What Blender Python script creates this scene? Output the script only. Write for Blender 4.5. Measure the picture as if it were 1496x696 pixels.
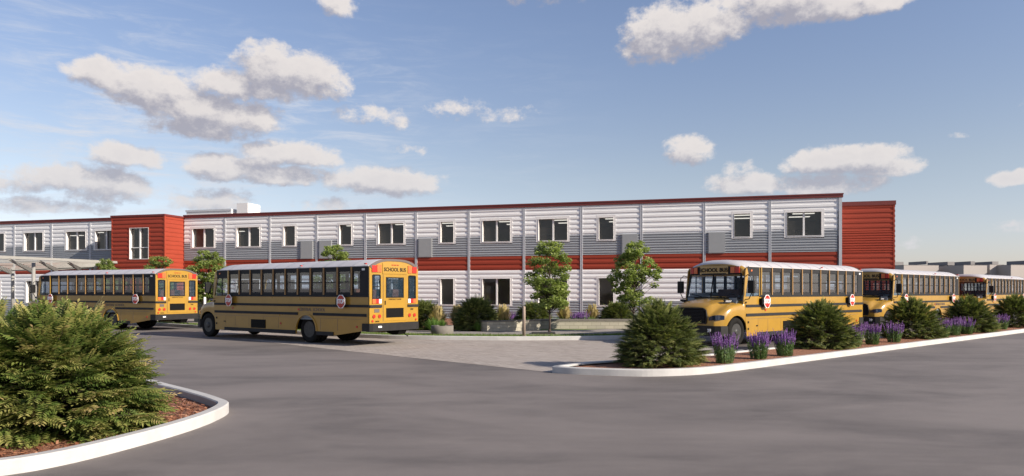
import bpy, math, random
from mathutils import Vector, Matrix, noise
C = bpy.context
for o in list(bpy.data.objects): bpy.data.objects.remove(o)
sc = C.scene; col = sc.collection
R = math.radians; PI = math.pi
# ---------------------------------------------------------------- camera
F, CX, HZ, EYE = 1034.0, 748.0, 427.0, 1.863
cd = bpy.data.cameras.new('camera'); cam = bpy.data.objects.new('camera', cd); col.objects.link(cam)
cam.location = (0, 0, EYE); cam.rotation_euler = (R(90), 0, 0)
cd.sensor_width = 36; cd.lens = F/1496*36; cd.shift_y = (HZ-348)/1496; cd.clip_end = 4000; cd.clip_start = .05
sc.camera = cam
# ---------------------------------------------------------------- light
SUN_AZ, SUN_EL = R(28), R(26)         # measured clockwise from +X, above horizon
SKY_STRENGTH, SUN_STRENGTH = .090, 5.0
sd = (math.cos(SUN_AZ)*math.cos(SUN_EL), -math.sin(SUN_AZ)*math.cos(SUN_EL), math.sin(SUN_EL))
sl = bpy.data.lights.new('sun', 'SUN'); sl.energy = SUN_STRENGTH; sl.angle = R(.5); sl.color = (1, .90, .76)
so = bpy.data.objects.new('sun', sl); col.objects.link(so)
so.rotation_euler = Vector(sd).to_track_quat('Z', 'Y').to_euler(); so.location = (60, -40, 60)
sc.view_settings.view_transform = 'Standard'; sc.view_settings.look = 'None'; sc.view_settings.gamma = 1
sc.view_settings.use_curve_mapping = False
EXPOSURE = .66; sc.view_settings.exposure = EXPOSURE
world = bpy.data.worlds.new('World'); sc.world = world; world.use_nodes = True
# ---- clouds: ellipses on the sky sphere given as azimuth / elevation / half sizes (degrees) / strength
CLOUDS = [ # from the photograph, px coordinates turned into directions below
 (150,108,52,20,1),(215,130,68,28,1),(290,160,78,28,1),(345,172,62,24,1),(300,185,82,20,.9),(385,165,28,10,.45),(250,170,40,16,.7),
 (330,122,58,20,.95),(395,100,48,32,1),(445,112,60,28,1),(490,124,26,18,.8),(360,132,70,14,.8),(400,140,20,9,.5),
 (180,228,56,17,.85),(216,236,22,13,.6),
 (120,262,92,22,.9),(80,256,44,17,.8),(180,272,46,18,.8),(150,283,60,14,.7),
 (20,272,56,13,.6),(30,300,62,12,.5),(-30,262,42,12,.6),(110,302,60,10,.42),
 (330,245,58,17,.95),(400,256,76,14,.95),(425,226,68,17,.95),(470,232,30,12,.7),(360,236,50,12,.8),
 (560,265,76,19,1),(600,268,40,17,.9),(505,262,40,11,.7),
 (310,294,62,17,.7),(480,300,45,9,.4),
 (540,166,48,12,.4),(572,174,24,12,.35),(590,220,26,7,.3),(665,160,40,12,.26),(735,168,38,11,.3),
 (960,50,50,36,1),(1010,40,62,32,1),(1060,34,40,24,.8),(1000,66,44,17,.5),(930,66,22,22,.45),(1085,20,30,14,.45),
 (1150,-4,72,32,1),(1215,6,78,21,1),(1285,0,50,15,.8),(1080,4,52,13,.5),
 (1008,220,36,19,.85),(1005,213,17,13,.7),
 (1215,236,66,21,1),(1265,232,56,21,1),(1310,242,36,12,.8),(1240,250,72,10,.7),
 (1090,268,58,16,.85),(1070,248,17,10,.45),(1092,244,14,10,.4),(1205,270,78,15,.75),(1250,274,40,10,.5),(1130,276,60,12,.6),
 (1480,260,32,12,.9),(1390,198,13,4,.2),(495,4,30,17,.7),(780,-40,90,34,.8),(1600,150,90,30,.9),(-120,150,100,34,.9),
 (1335,356,16,6,.3),(1520,330,60,10,.4)]
def dirsph(px, py):
    u = (px-CX)/F; v = (HZ-py)/F
    return math.degrees(math.atan(u)), math.degrees(math.atan(v/math.hypot(1, u)))
nt = world.node_tree; N = nt.nodes; L = nt.links
for n in list(N): N.remove(n)
def mth(T, op, a, b=None, c=None, clamp=False):
    n = T.nodes.new('ShaderNodeMath'); n.operation = op; n.use_clamp = clamp
    for i, x in enumerate((a, b, c)):
        if x is None: continue
        if isinstance(x, (int, float)): n.inputs[i].default_value = x
        else: T.links.new(x, n.inputs[i])
    return n.outputs[0]
def smooth(T, x, a, b, lo=0., hi=1.):
    n = T.nodes.new('ShaderNodeMapRange'); n.interpolation_type = 'SMOOTHSTEP'
    T.links.new(x, n.inputs[0]); n.inputs[1].default_value = a; n.inputs[2].default_value = b
    n.inputs[3].default_value = lo; n.inputs[4].default_value = hi
    return n.outputs[0]
def mixc(T, f, a, b, mode='MIX'):
    n = T.nodes.new('ShaderNodeMix'); n.data_type = 'RGBA'; n.blend_type = mode
    for s, x in ((n.inputs[0], f), (n.inputs[6], a), (n.inputs[7], b)):
        if isinstance(x, (int, float)): s.default_value = x
        elif isinstance(x, tuple): s.default_value = x+(1,) if len(x) == 3 else x
        else: T.links.new(x, s)
    return n.outputs[2]
g = bpy.data.node_groups.new('cloud_field', 'ShaderNodeTree')
g.interface.new_socket('P', in_out='INPUT', socket_type='NodeSocketVector')
g.interface.new_socket('D', in_out='OUTPUT', socket_type='NodeSocketFloat')
gi = g.nodes.new('NodeGroupInput'); go = g.nodes.new('NodeGroupOutput')
def gnoise(scale, detail, rough, sy=1.):
    m = g.nodes.new('ShaderNodeVectorMath'); m.operation = 'MULTIPLY'; g.links.new(gi.outputs[0], m.inputs[0]); m.inputs[1].default_value = (1, sy, 1)
    n = g.nodes.new('ShaderNodeTexNoise'); n.inputs['Scale'].default_value = scale; n.inputs['Detail'].default_value = detail; n.inputs['Roughness'].default_value = rough
    g.links.new(m.outputs[0], n.inputs['Vector']); return n
nw = gnoise(.45, 2, .5, 1.3)
wv = g.nodes.new('ShaderNodeVectorMath'); wv.operation = 'MULTIPLY_ADD'; g.links.new(nw.outputs['Color'], wv.inputs[0]); wv.inputs[1].default_value = (1.5, .9, 0); g.links.new(gi.outputs[0], wv.inputs[2])
acc = None
for (px, py, a, b, s) in CLOUDS:
    az, el = dirsph(px, py); k = F*R(1)/math.cos(R(az))**2; ke = F*R(1)/math.cos(R(az))
    v1 = g.nodes.new('ShaderNodeVectorMath'); v1.operation = 'SUBTRACT'; g.links.new(wv.outputs[0], v1.inputs[0]); v1.inputs[1].default_value = (az+.75, el+.45, 0)
    v2 = g.nodes.new('ShaderNodeVectorMath'); v2.operation = 'MULTIPLY'; g.links.new(v1.outputs[0], v2.inputs[0]); v2.inputs[1].default_value = (k/a/1.12, ke/b/1.12, 0)
    v3 = g.nodes.new('ShaderNodeVectorMath'); v3.operation = 'DOT_PRODUCT'; g.links.new(v2.outputs[0], v3.inputs[0]); g.links.new(v2.outputs[0], v3.inputs[1])
    e = mth(g, 'MULTIPLY_ADD', v3.outputs['Value'], -s*.8, s)
    acc = e if acc is None else mth(g, 'SMOOTH_MAX', acc, e, .12)
n1 = gnoise(.60, 9, .64, 1.3); n2 = gnoise(2.0, 6, .65, 1.2)
a1 = mth(g, 'MULTIPLY_ADD', n1.outputs[0], 1.9, -.97)
a2 = mth(g, 'MULTIPLY_ADD', n2.outputs[0], .5, -.25)
d = mth(g, 'ADD', mth(g, 'MAXIMUM', acc, -1.), mth(g, 'ADD', a1, a2))
g.links.new(d, go.inputs[0])
tc = N.new('ShaderNodeTexCoord'); sp = N.new('ShaderNodeSeparateXYZ'); L.new(tc.outputs['Generated'], sp.inputs[0])
az = mth(nt, 'MULTIPLY', mth(nt, 'ARCTAN2', sp.outputs[0], sp.outputs[1]), 180/PI)
el = mth(nt, 'MULTIPLY', mth(nt, 'ARCSINE', sp.outputs[2]), 180/PI)
cb = N.new('ShaderNodeCombineXYZ'); L.new(az, cb.inputs[0]); L.new(el, cb.inputs[1])
def field(off):
    v = N.new('ShaderNodeVectorMath'); v.operation = 'ADD'; L.new(cb.outputs[0], v.inputs[0]); v.inputs[1].default_value = off
    q = N.new('ShaderNodeGroup'); q.node_tree = g; L.new(v.outputs[0], q.inputs[0]); return q.outputs[0]
d0 = field((0, 0, 0)); d1 = field((.55, 1.25, 0))
mask = smooth(nt, d0, -.04, .62)
thick = smooth(nt, d0, .35, 1.3)
grad = mth(nt, 'SUBTRACT', d0, d1)
lit = smooth(nt, grad, -.50, .70)
lit2 = mth(nt, 'SUBTRACT', lit, mth(nt, 'MULTIPLY', thick, .16), clamp=True)
ccol = mixc(nt, lit2, (.40, .395, .46), (.84, .785, .755))
lowel = smooth(nt, el, 1, 14)
ccol = mixc(nt, mth(nt, 'MULTIPLY_ADD', lowel, .5, .5), (.55, .60, .69), ccol)
sky = N.new('ShaderNodeTexSky'); sky.sky_type = 'NISHITA'; sky.sun_disc = False
sky.sun_elevation = SUN_EL; sky.sun_rotation = R(90)+SUN_AZ; sky.altitude = 0; sky.air_density = 1.1; sky.dust_density = .6; sky.ozone_density = 1.2
hs = N.new('ShaderNodeHueSaturation'); hs.inputs['Saturation'].default_value = .97; L.new(sky.outputs[0], hs.inputs['Color'])
tl = mixc(nt, smooth(nt, el, -2, 10), (.86, .86, 1.20), (1.0, .885, .92))
skyc = mixc(nt, 1., hs.outputs[0], mixc(nt, smooth(nt, el, 8, 24), tl, (.99, .93, 1.03)), 'MULTIPLY')
# thin cirrus streaks
cm = N.new('ShaderNodeMapping'); cm.inputs['Rotation'].default_value = (0, 0, R(-14)); cm.inputs['Scale'].default_value = (.16, .95, 1); L.new(cb.outputs[0], cm.inputs[0])
cn = N.new('ShaderNodeTexNoise'); cn.inputs['Scale'].default_value = 1.; cn.inputs['Detail'].default_value = 7; cn.inputs['Roughness'].default_value = .68; cn.inputs['Distortion'].default_value = .5; L.new(cm.outputs[0], cn.inputs['Vector'])
cn2 = N.new('ShaderNodeTexNoise'); cn2.inputs['Scale'].default_value = .06; cn2.inputs['Detail'].default_value = 1; L.new(cb.outputs[0], cn2.inputs['Vector'])
leftish = smooth(nt, az, 12, -30)
cir = mth(nt, 'MULTIPLY', mth(nt, 'MULTIPLY', smooth(nt, cn.outputs[0], .42, .76), smooth(nt, cn2.outputs[0], .30, .55)), mth(nt, 'MULTIPLY', leftish, smooth(nt, el, 24, 12)))
SC = 1/(SKY_STRENGTH*2**EXPOSURE)
def scaled(c, k): return mixc(nt, 1., c, (k, k, k), 'MULTIPLY')
c1 = mixc(nt, mth(nt, 'MULTIPLY', cir, .95), skyc, (.72*SC, .74*SC, .80*SC))
c2 = mixc(nt, mth(nt, 'MULTIPLY', mask, .96), c1, scaled(ccol, SC))
bg = N.new('ShaderNodeBackground'); bg.inputs[1].default_value = SKY_STRENGTH; L.new(c2, bg.inputs[0])
wo = N.new('ShaderNodeOutputWorld'); L.new(bg.outputs[0], wo.inputs[0])
world.cycles.sampling_method = 'MANUAL'; world.cycles.sample_map_resolution = 512

# ================================================================ helpers
def tag(o, label=None, cat=None, group=None, kind=None):
    if label: o['label'] = label
    if cat: o['category'] = cat
    if group: o['group'] = group
    if kind: o['kind'] = kind
    return o
def empty(name, loc, rz=0, label=None, cat=None, group=None):
    o = bpy.data.objects.new(name, None); o.empty_display_size = .2; col.objects.link(o)
    o.location = loc; o.rotation_euler = (0, 0, rz)
    return tag(o, label, cat, group)
def G(px, py, z=0.):          # point of the level plane z seen at that pixel of the survey
    Y = F*(EYE-z)/(py-HZ); return ((px-CX)/F*Y, Y)
def at(px, py, Y):
    return Vector(((px-CX)/F*Y, Y, EYE+(HZ-py)/F*Y))
class MB:
    def __init__(s): s.v = []; s.f = []; s.m = []; s.t = []; s.sm = []
    def face(s, idx, m=0, t=0., smooth=False): s.f.append(tuple(idx)); s.m.append(m); s.t.append(t); s.sm.append(smooth)
    def poly(s, pts, m=0, t=0.):
        b = len(s.v); s.v += [tuple(p) for p in pts]; s.face(range(b, b+len(pts)), m, t)
    def box(s, x0, x1, y0, y1, z0, z1, m=0):
        b = len(s.v); s.v += [(x, y, z) for z in (z0, z1) for y in (y0, y1) for x in (x0, x1)]
        for q in ((0, 2, 3, 1), (4, 5, 7, 6), (0, 1, 5, 4), (2, 6, 7, 3), (0, 4, 6, 2), (1, 3, 7, 5)): s.face([b+i for i in q], m)
    def beam(s, p, q, w, h, m=0, w2=None, h2=None, up=Vector((0, 0, 1))):
        p = Vector(p); q = Vector(q); d = (q-p).normalized(); a = d.cross(up)
        if a.length < 1e-4: a = Vector((1, 0, 0))
        a.normalize(); c = a.cross(d); b = len(s.v); w2 = w2 or w; h2 = h2 or h
        for (o, ww, hh) in ((p, w, h), (q, w2, h2)):
            for sx, sy in ((-1, -1), (1, -1), (1, 1), (-1, 1)): s.v.append(tuple(o+a*sx*ww/2+c*sy*hh/2))
        s.face((b, b+3, b+2, b+1), m); s.face((b+4, b+5, b+6, b+7), m)
        for i in range(4): j = (i+1) % 4; s.face((b+i, b+j, b+4+j, b+4+i), m)
    def tube(s, pts, rad, n=8, m=0, cap=True):
        pts = [Vector(p) for p in pts]; rr = rad if isinstance(rad, (list, tuple)) else [rad]*len(pts); rings = []
        for i, p in enumerate(pts):
            d = (pts[min(i+1, len(pts)-1)]-pts[max(i-1, 0)]).normalized()
            a = d.cross(Vector((0, 0, 1)));
            if a.length < .05: a = d.cross(Vector((0, 1, 0)))
            a.normalize(); c = a.cross(d); b = len(s.v); rings.append(b)
            for k in range(n): t = 2*PI*k/n; s.v.append(tuple(p+(a*math.cos(t)+c*math.sin(t))*rr[i]))
        for i in range(len(pts)-1):
            for k in range(n): j = (k+1) % n; s.face((rings[i]+k, rings[i]+j, rings[i+1]+j, rings[i+1]+k), m, smooth=True)
        if cap: s.face([rings[0]+k for k in range(n)][::-1], m); s.face([rings[-1]+k for k in range(n)], m)
    def disc(s, c, axis, prof, n=24, m=0):        # lathe of (radius, offset along axis 'y')
        b = len(s.v)
        for (r, o) in prof:
            for k in range(n): t = 2*PI*k/n; s.v.append((c[0]+r*math.cos(t), c[1]+o*axis, c[2]+r*math.sin(t)))
        for i in range(len(prof)-1):
            for k in range(n): j = (k+1) % n; s.face((b+i*n+k, b+i*n+j, b+(i+1)*n+j, b+(i+1)*n+k), m, smooth=True)
        s.face([b+k for k in range(n)], m); s.face([b+(len(prof)-1)*n+k for k in range(n)][::-1], m)
    def lathe(s, c, prof, n=32, m=0):
        b = len(s.v)
        for (r, z) in prof:
            for k in range(n): t = 2*PI*k/n; s.v.append((c[0]+r*math.cos(t), c[1]+r*math.sin(t), c[2]+z))
        for i in range(len(prof)-1):
            for k in range(n): j = (k+1) % n; s.face((b+i*n+k, b+i*n+j, b+(i+1)*n+j, b+(i+1)*n+k), m, smooth=True)
        s.face([b+(len(prof)-1)*n+k for k in range(n)], m)
    def prism(s, pts, ax, o0, o1, m=0):      # polygon in the plane perpendicular to ax, extruded o0..o1
        def P(a, c, o): return {'x': (o, a, c), 'y': (a, o, c), 'z': (a, c, o)}[ax]
        b = len(s.v); n = len(pts)
        s.v += [P(a, c, o0) for a, c in pts]+[P(a, c, o1) for a, c in pts]
        s.face(range(b, b+n), m); s.face(range(b+2*n-1, b+n-1, -1), m)
        for i in range(n): j = (i+1) % n; s.face((b+i, b+n+i, b+n+j, b+j), m)
    def mesh(s, name, mats, tint=False):
        me = bpy.data.meshes.new(name); me.from_pydata(s.v, [], s.f)
        for m in (mats if isinstance(mats, (list, tuple)) else [mats]): me.materials.append(m)
        me.polygons.foreach_set('material_index', s.m); me.polygons.foreach_set('use_smooth', s.sm)
        if tint:
            a = me.attributes.new('tint', 'FLOAT', 'FACE'); a.data.foreach_set('value', s.t)
        me.update(); return me
    def build(s, name, mats, parent=None, tint=False, fix=True):
        me = s.mesh(name, mats, tint)
        if fix and not tint:
            import bmesh
            bm = bmesh.new(); bm.from_mesh(me); bmesh.ops.recalc_face_normals(bm, faces=bm.faces); bm.to_mesh(me); bm.free()
        o = bpy.data.objects.new(name, me); col.objects.link(o); o.parent = parent; return o
def kids(o): return [c for c in bpy.data.objects if c.parent == o]
def copy_tree(o, parent=None, tree=None):
    c = o.copy(); col.objects.link(c); c.parent = parent
    for k in list(tree[o.name] if tree else kids(o)): copy_tree(k, c, tree)
    return c
def child_map():
    t = {}
    for c in bpy.data.objects: t.setdefault(c.name, [])
    for c in bpy.data.objects:
        if c.parent: t[c.parent.name].append(c)
    return t
def text_mesh(body, size, bold=0.0, extrude=.003):
    cu = bpy.data.curves.new('lettering', 'FONT'); cu.body = body; cu.size = size; cu.align_x = 'CENTER'; cu.align_y = 'CENTER'
    cu.extrude = extrude; cu.offset = bold
    t = bpy.data.objects.new('t', cu); col.objects.link(t)
    dg = C.evaluated_depsgraph_get(); me = bpy.data.meshes.new_from_object(t.evaluated_get(dg)); bpy.data.objects.remove(t)
    return me
def text_obj(body, size, mat, parent, loc, rot, name='lettering', bold=0., sx=1.):
    me = text_mesh(body, size, bold); me.name = name; me.materials.clear(); me.materials.append(mat)
    o = bpy.data.objects.new(name, me); col.objects.link(o); o.parent = parent; o.location = loc; o.rotation_euler = rot; o.scale = (sx, 1, 1); return o
# ---------------------------------------------------------------- materials
def mat(name, c, rough=.6, metal=0., var=.0, scale=3., bump=0., bscale=40., spec=.5, coat=0., var2=None, trans=0, detail=5, stretch=(1, 1, 1)):
    m = bpy.data.materials.new(name); m.use_nodes = True; T = m.node_tree; b = T.nodes['Principled BSDF']
    b.inputs['Roughness'].default_value = rough; b.inputs['Metallic'].default_value = metal
    b.inputs['Specular IOR Level'].default_value = spec; b.inputs['Coat Weight'].default_value = coat; b.inputs['Coat Roughness'].default_value = .08
    tcn = T.nodes.new('ShaderNodeTexCoord'); mp = T.nodes.new('ShaderNodeMapping'); mp.inputs['Scale'].default_value = stretch; T.links.new(tcn.outputs['Object'], mp.inputs[0])
    n = T.nodes.new('ShaderNodeTexNoise'); n.inputs['Scale'].default_value = scale; n.inputs['Detail'].default_value = detail; n.inputs['Roughness'].default_value = .6
    T.links.new(mp.outputs[0], n.inputs['Vector'])
    c2 = var2 or tuple(x*(1-var) for x in c)
    f = smooth(T, n.outputs[0], .3, .7)
    T.links.new(mixc(T, f, c, c2), b.inputs['Base Color'])
    rr = T.nodes.new('ShaderNodeMapRange'); T.links.new(n.outputs[0], rr.inputs[0]); rr.inputs[3].default_value = max(0, rough-.08); rr.inputs[4].default_value = min(1, rough+.08); T.links.new(rr.outputs[0], b.inputs['Roughness'])
    if bump:
        n2 = T.nodes.new('ShaderNodeTexNoise'); n2.inputs['Scale'].default_value = bscale; n2.inputs['Detail'].default_value = 4; T.links.new(mp.outputs[0], n2.inputs['Vector'])
        bp = T.nodes.new('ShaderNodeBump'); bp.inputs['Strength'].default_value = bump; bp.inputs['Distance'].default_value = .02; T.links.new(n2.outputs[0], bp.inputs['Height']); T.links.new(bp.outputs[0], b.inputs['Normal'])
    return m
def leafmat(name, stops, rough=.55, trans=.25):
    m = bpy.data.materials.new(name); m.use_nodes = True; T = m.node_tree; b = T.nodes['Principled BSDF']; out = T.nodes['Material Output']
    a = T.nodes.new('ShaderNodeAttribute'); a.attribute_name = 'tint'
    rp = T.nodes.new('ShaderNodeValToRGB'); T.links.new(a.outputs['Fac'], rp.inputs[0])
    while len(rp.color_ramp.elements) < len(stops): rp.color_ramp.elements.new(.5)
    for e, (p, c) in zip(rp.color_ramp.elements, stops): e.position = p; e.color = c+(1,)
    T.links.new(rp.outputs[0], b.inputs['Base Color']); b.inputs['Roughness'].default_value = rough; b.inputs['Specular IOR Level'].default_value = .35
    tr = T.nodes.new('ShaderNodeBsdfTranslucent'); T.links.new(mixc(T, 1., rp.outputs[0], (1.1, 1.2, .6), 'MULTIPLY'), tr.inputs[0])
    mx = T.nodes.new('ShaderNodeMixShader'); mx.inputs[0].default_value = trans; T.links.new(b.outputs[0], mx.inputs[1]); T.links.new(tr.outputs[0], mx.inputs[2]); T.links.new(mx.outputs[0], out.inputs[0])
    return m
def glassmat(name, tintc, opac, rough=.03, dark=(.02, .025, .03), ior=1.45):
    m = bpy.data.materials.new(name); m.use_nodes = True; T = m.node_tree; out = T.nodes['Material Output']; b = T.nodes['Principled BSDF']
    b.inputs['Base Color'].default_value = dark+(1,); b.inputs['Roughness'].default_value = rough
    tcn = T.nodes.new('ShaderNodeTexCoord'); n = T.nodes.new('ShaderNodeTexNoise'); n.inputs['Scale'].default_value = 1.2; T.links.new(tcn.outputs['Object'], n.inputs['Vector'])
    t = T.nodes.new('ShaderNodeBsdfTransparent'); t.inputs[0].default_value = tintc+(1,)
    gl = T.nodes.new('ShaderNodeBsdfGlossy'); gl.inputs['Roughness'].default_value = rough; gl.inputs[0].default_value = (1, 1, 1, 1)
    fr = T.nodes.new('ShaderNodeFresnel'); fr.inputs[0].default_value = ior
    m1 = T.nodes.new('ShaderNodeMixShader'); T.links.new(mth(T, 'MULTIPLY_ADD', n.outputs[0], .08, opac-.04), m1.inputs[0]); T.links.new(t.outputs[0], m1.inputs[1]); T.links.new(b.outputs[0], m1.inputs[2])
    m2 = T.nodes.new('ShaderNodeMixShader'); T.links.new(fr.outputs[0], m2.inputs[0]); T.links.new(m1.outputs[0], m2.inputs[1]); T.links.new(gl.outputs[0], m2.inputs[2]); T.links.new(m2.outputs[0], out.inputs[0])
    return m
def emit(name, c, s):
    m = bpy.data.materials.new(name); m.use_nodes = True; b = m.node_tree.nodes['Principled BSDF']
    b.inputs['Base Color'].default_value = c+(1,); b.inputs['Emission Color'].default_value = c+(1,); b.inputs['Emission Strength'].default_value = s; return m
M = {}
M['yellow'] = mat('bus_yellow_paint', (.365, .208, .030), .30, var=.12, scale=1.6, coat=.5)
M['black'] = mat('black_bus_paint', (.012, .0122, .0135), .5, var=.25, spec=.2)
M['belt'] = mat('charcoal_window_belt', (.026, .0265, .029), .6, var=.15, spec=.15)
M['rubber'] = mat('tyre_rubber', (.014, .0130, .012), .9, spec=.2, var=.35, scale=9, bump=.2)
M['rim'] = mat('dark_wheel_rim', (.035, .034, .033), .5, var=.4, scale=8)
M['roof'] = mat('bus_roof_white', (.50, .48, .49), .42, var=.1, scale=1.5)
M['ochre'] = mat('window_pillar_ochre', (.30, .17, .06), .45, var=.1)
M['chrome'] = mat('dull_metal', (.55, .55, .56), .3, metal=.9, var=.1)
M['bumper'] = mat('bumper_dark', (.020, .019, .019), .6, spec=.25, var=.25, scale=5)
M['bglass'] = glassmat('bus_glass', (.76, .87, .97), .24, dark=(.06, .105, .155), ior=1.6)  # bluish base colour paints some of the reflected sky into the glass
M['wshield'] = glassmat('windshield_glass', (.80, .84, .86), .15, ior=1.22)
M['red'] = mat('signal_red', (.45, .028, .02), .3, var=.15, scale=20)
M['amber'] = mat('signal_amber', (.66, .15, .045), .3, var=.25, scale=20)
M['clearlens'] = mat('clear_lens', (.75, .74, .74), .2, var=.1)
M['white'] = mat('white_lettering', (.8, .8, .8), .5)
M['seat'] = mat('brown_vinyl_seat', (.16, .055, .032), .5, var=.3)
M['darkint'] = mat('bus_interior_grey', (.20, .235, .27), .7, var=.1)
M['blackvoid'] = mat('dark_panel', (.006, .006, .006), .6, spec=.1)
M['plate'] = mat('dark_plate', (.11, .09, .085), .5)
M['lens'] = glassmat('headlight_lens', (.25, .3, .45), .45, .05, (.03, .05, .10))
M['wwhite'] = mat('white_metal_siding', (.755, .75, .755), .55, spec=.22, var=.07, scale=1.1, stretch=(.4, 1, 3))
M['wgrey'] = mat('grey_metal_siding', (.29, .305, .33), .55, spec=.22, var=.08, scale=1.1, stretch=(.4, 1, 3))
M['wred'] = mat('red_metal_siding', (.29, .046, .025), .55, spec=.22, var=.10, scale=1.1, stretch=(.4, 1, 3))
M['trimred'] = mat('red_roof_trim', (.14, .022, .018), .5, var=.1)
M['trimgrey'] = mat('pale_grey_trim', (.46, .47, .50), .5, var=.06)
M['unit'] = mat('grey_wall_unit', (.28, .29, .30), .5, var=.05)
M['frame'] = mat('white_window_frame', (.70, .68, .67), .5, var=.04)
M['wglass'] = glassmat('window_glass', (.80, .79, .77), .30, dark=(.085, .078, .070))  # lightened base colour imitates curtain reflections on the panes
M['interior'] = mat('interior_plaster', (.55, .50, .45), .85, var=.1)
M['ceil'] = mat('ceiling_tiles', (.55, .52, .48), .9, var=.05)
M['carpet'] = mat('carpet', (.12, .11, .10), .95, var=.2)
M['iwood'] = mat('interior_door_wood', (.16, .06, .03), .5, var=.3)
M['lamp'] = emit('ceiling_lamp', (1, .97, .9), .9)
M['kerb'] = mat('white_concrete_kerb', (.465, .455, .445), .75, var=.14, scale=2.2, bump=.15, bscale=60)
M['conc'] = mat('sidewalk_concrete', (.27, .24, .22), .85, var=.12, scale=.7, bump=.2)
M['wood'] = mat('weathered_post', (.30, .235, .19), .8, var=.3, scale=6, stretch=(1, 1, .2))
M['pot'] = mat('concrete_pot', (.17, .155, .135), .8, var=.15, scale=4, bump=.2)
M['bark'] = mat('bark', (.075, .05, .04), .85, var=.4, scale=12, bump=.5, stretch=(1, 1, .3))
M['darkmetal'] = mat('dark_metal', (.03, .026, .025), .6, var=.3)
M['canopy'] = mat('canopy_steel', (.26, .255, .24), .6, var=.10)
M['far'] = mat('distant_wall', (.36, .325, .31), .8, var=.06, scale=.05)
M['farroof'] = mat('distant_roof', (.20, .19, .19), .8, var=.1, scale=.05)
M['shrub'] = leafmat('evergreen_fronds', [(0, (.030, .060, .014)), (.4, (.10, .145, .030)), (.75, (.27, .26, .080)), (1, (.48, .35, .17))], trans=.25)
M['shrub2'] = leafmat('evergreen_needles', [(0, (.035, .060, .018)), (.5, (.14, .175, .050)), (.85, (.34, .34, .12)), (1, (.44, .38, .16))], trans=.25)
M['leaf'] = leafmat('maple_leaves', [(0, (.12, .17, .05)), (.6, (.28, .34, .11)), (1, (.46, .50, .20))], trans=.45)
M['lav'] = leafmat('lavender', [(0, (.07, .14, .05)), (.45, (.20, .28, .11)), (.5, (.11, .035, .20)), (1, (.26, .11, .38))], trans=.2)
M['ograss'] = leafmat('tall_grass', [(0, (.08, .17, .03)), (.45, (.17, .28, .06)), (.6, (.36, .29, .12)), (1, (.52, .42, .22))], trans=.3)
M['grassblade'] = leafmat('lawn_blades', [(0, (.06, .11, .02)), (1, (.19, .25, .06))], trans=.3)
# ground materials
def asphalt():
    m = mat('asphalt', (.145, .127, .131), .78); T = m.node_tree; b = T.nodes['Principled BSDF']
    tcn = T.nodes.new('ShaderNodeTexCoord')
    def nz(s, d, r=.6, st=(1, 1, 1), dist=0.):
        mp = T.nodes.new('ShaderNodeMapping'); mp.inputs['Scale'].default_value = st; T.links.new(tcn.outputs['Object'], mp.inputs[0])
        n = T.nodes.new('ShaderNodeTexNoise'); n.inputs['Scale'].default_value = s; n.inputs['Detail'].default_value = d; n.inputs['Roughness'].default_value = r; n.inputs['Distortion'].default_value = dist; T.links.new(mp.outputs[0], n.inputs['Vector']); return n.outputs[0]
    big = nz(.30, 4, .6, (.55, 1, 1), .6); mid = nz(1.5, 7, .68, (.45, 1, 1), .5); fine = nz(95, 3, .7); grit = nz(320, 2, .7)
    c = mixc(T, smooth(T, big, .3, .7), (.088, .076, .072), (.178, .154, .144))
    c = mixc(T, mth(T, 'MULTIPLY', smooth(T, mid, .35, .7), .42), c, (.198, .172, .160))
    c = mixc(T, mth(T, 'MULTIPLY', smooth(T, fine, .45, .75), .45), c, (.075, .067, .070))
    c = mixc(T, mth(T, 'MULTIPLY', smooth(T, grit, .58, .72), .40), c, (.32, .29, .28))
    T.links.new(c, b.inputs['Base Color'])
    bp = T.nodes.new('ShaderNodeBump'); bp.inputs['Strength'].default_value = .35; bp.inputs['Distance'].default_value = .006
    T.links.new(mth(T, 'ADD', fine, grit), bp.inputs['Height']); T.links.new(bp.outputs[0], b.inputs['Normal'])
    return m
def pavers():
    m = mat('pavers', (.3, .27, .25), .85); T = m.node_tree; b = T.nodes['Principled BSDF']
    tcn = T.nodes.new('ShaderNodeTexCoord'); mp = T.nodes.new('ShaderNodeMapping'); mp.inputs['Rotation'].default_value = (0, 0, R(30)); T.links.new(tcn.outputs['Object'], mp.inputs[0])
    br = T.nodes.new('ShaderNodeTexBrick'); T.links.new(mp.outputs[0], br.inputs['Vector']); br.inputs['Scale'].default_value = 1.
    br.inputs['Brick Width'].default_value = .22; br.inputs['Row Height'].default_value = .11; br.inputs['Mortar Size'].default_value = .006; br.inputs['Bias'].default_value = -.1
    br.inputs['Color1'].default_value = (.36, .315, .28, 1); br.inputs['Color2'].default_value = (.24, .205, .18, 1); br.inputs['Mortar'].default_value = (.14, .12, .11, 1)
    n = T.nodes.new('ShaderNodeTexNoise'); n.inputs['Scale'].default_value = .8; n.inputs['Detail'].default_value = 6; T.links.new(tcn.outputs['Object'], n.inputs['Vector'])
    T.links.new(mixc(T, mth(T, 'MULTIPLY', smooth(T, n.outputs[0], .35, .7), .4), br.outputs[0], (.34, .30, .275)), b.inputs['Base Color'])
    bp = T.nodes.new('ShaderNodeBump'); bp.inputs['Strength'].default_value = .4; bp.inputs['Distance'].default_value = .004; bp.invert = True; T.links.new(br.outputs['Fac'], bp.inputs['Height']); T.links.new(bp.outputs[0], b.inputs['Normal'])
    return m
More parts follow.
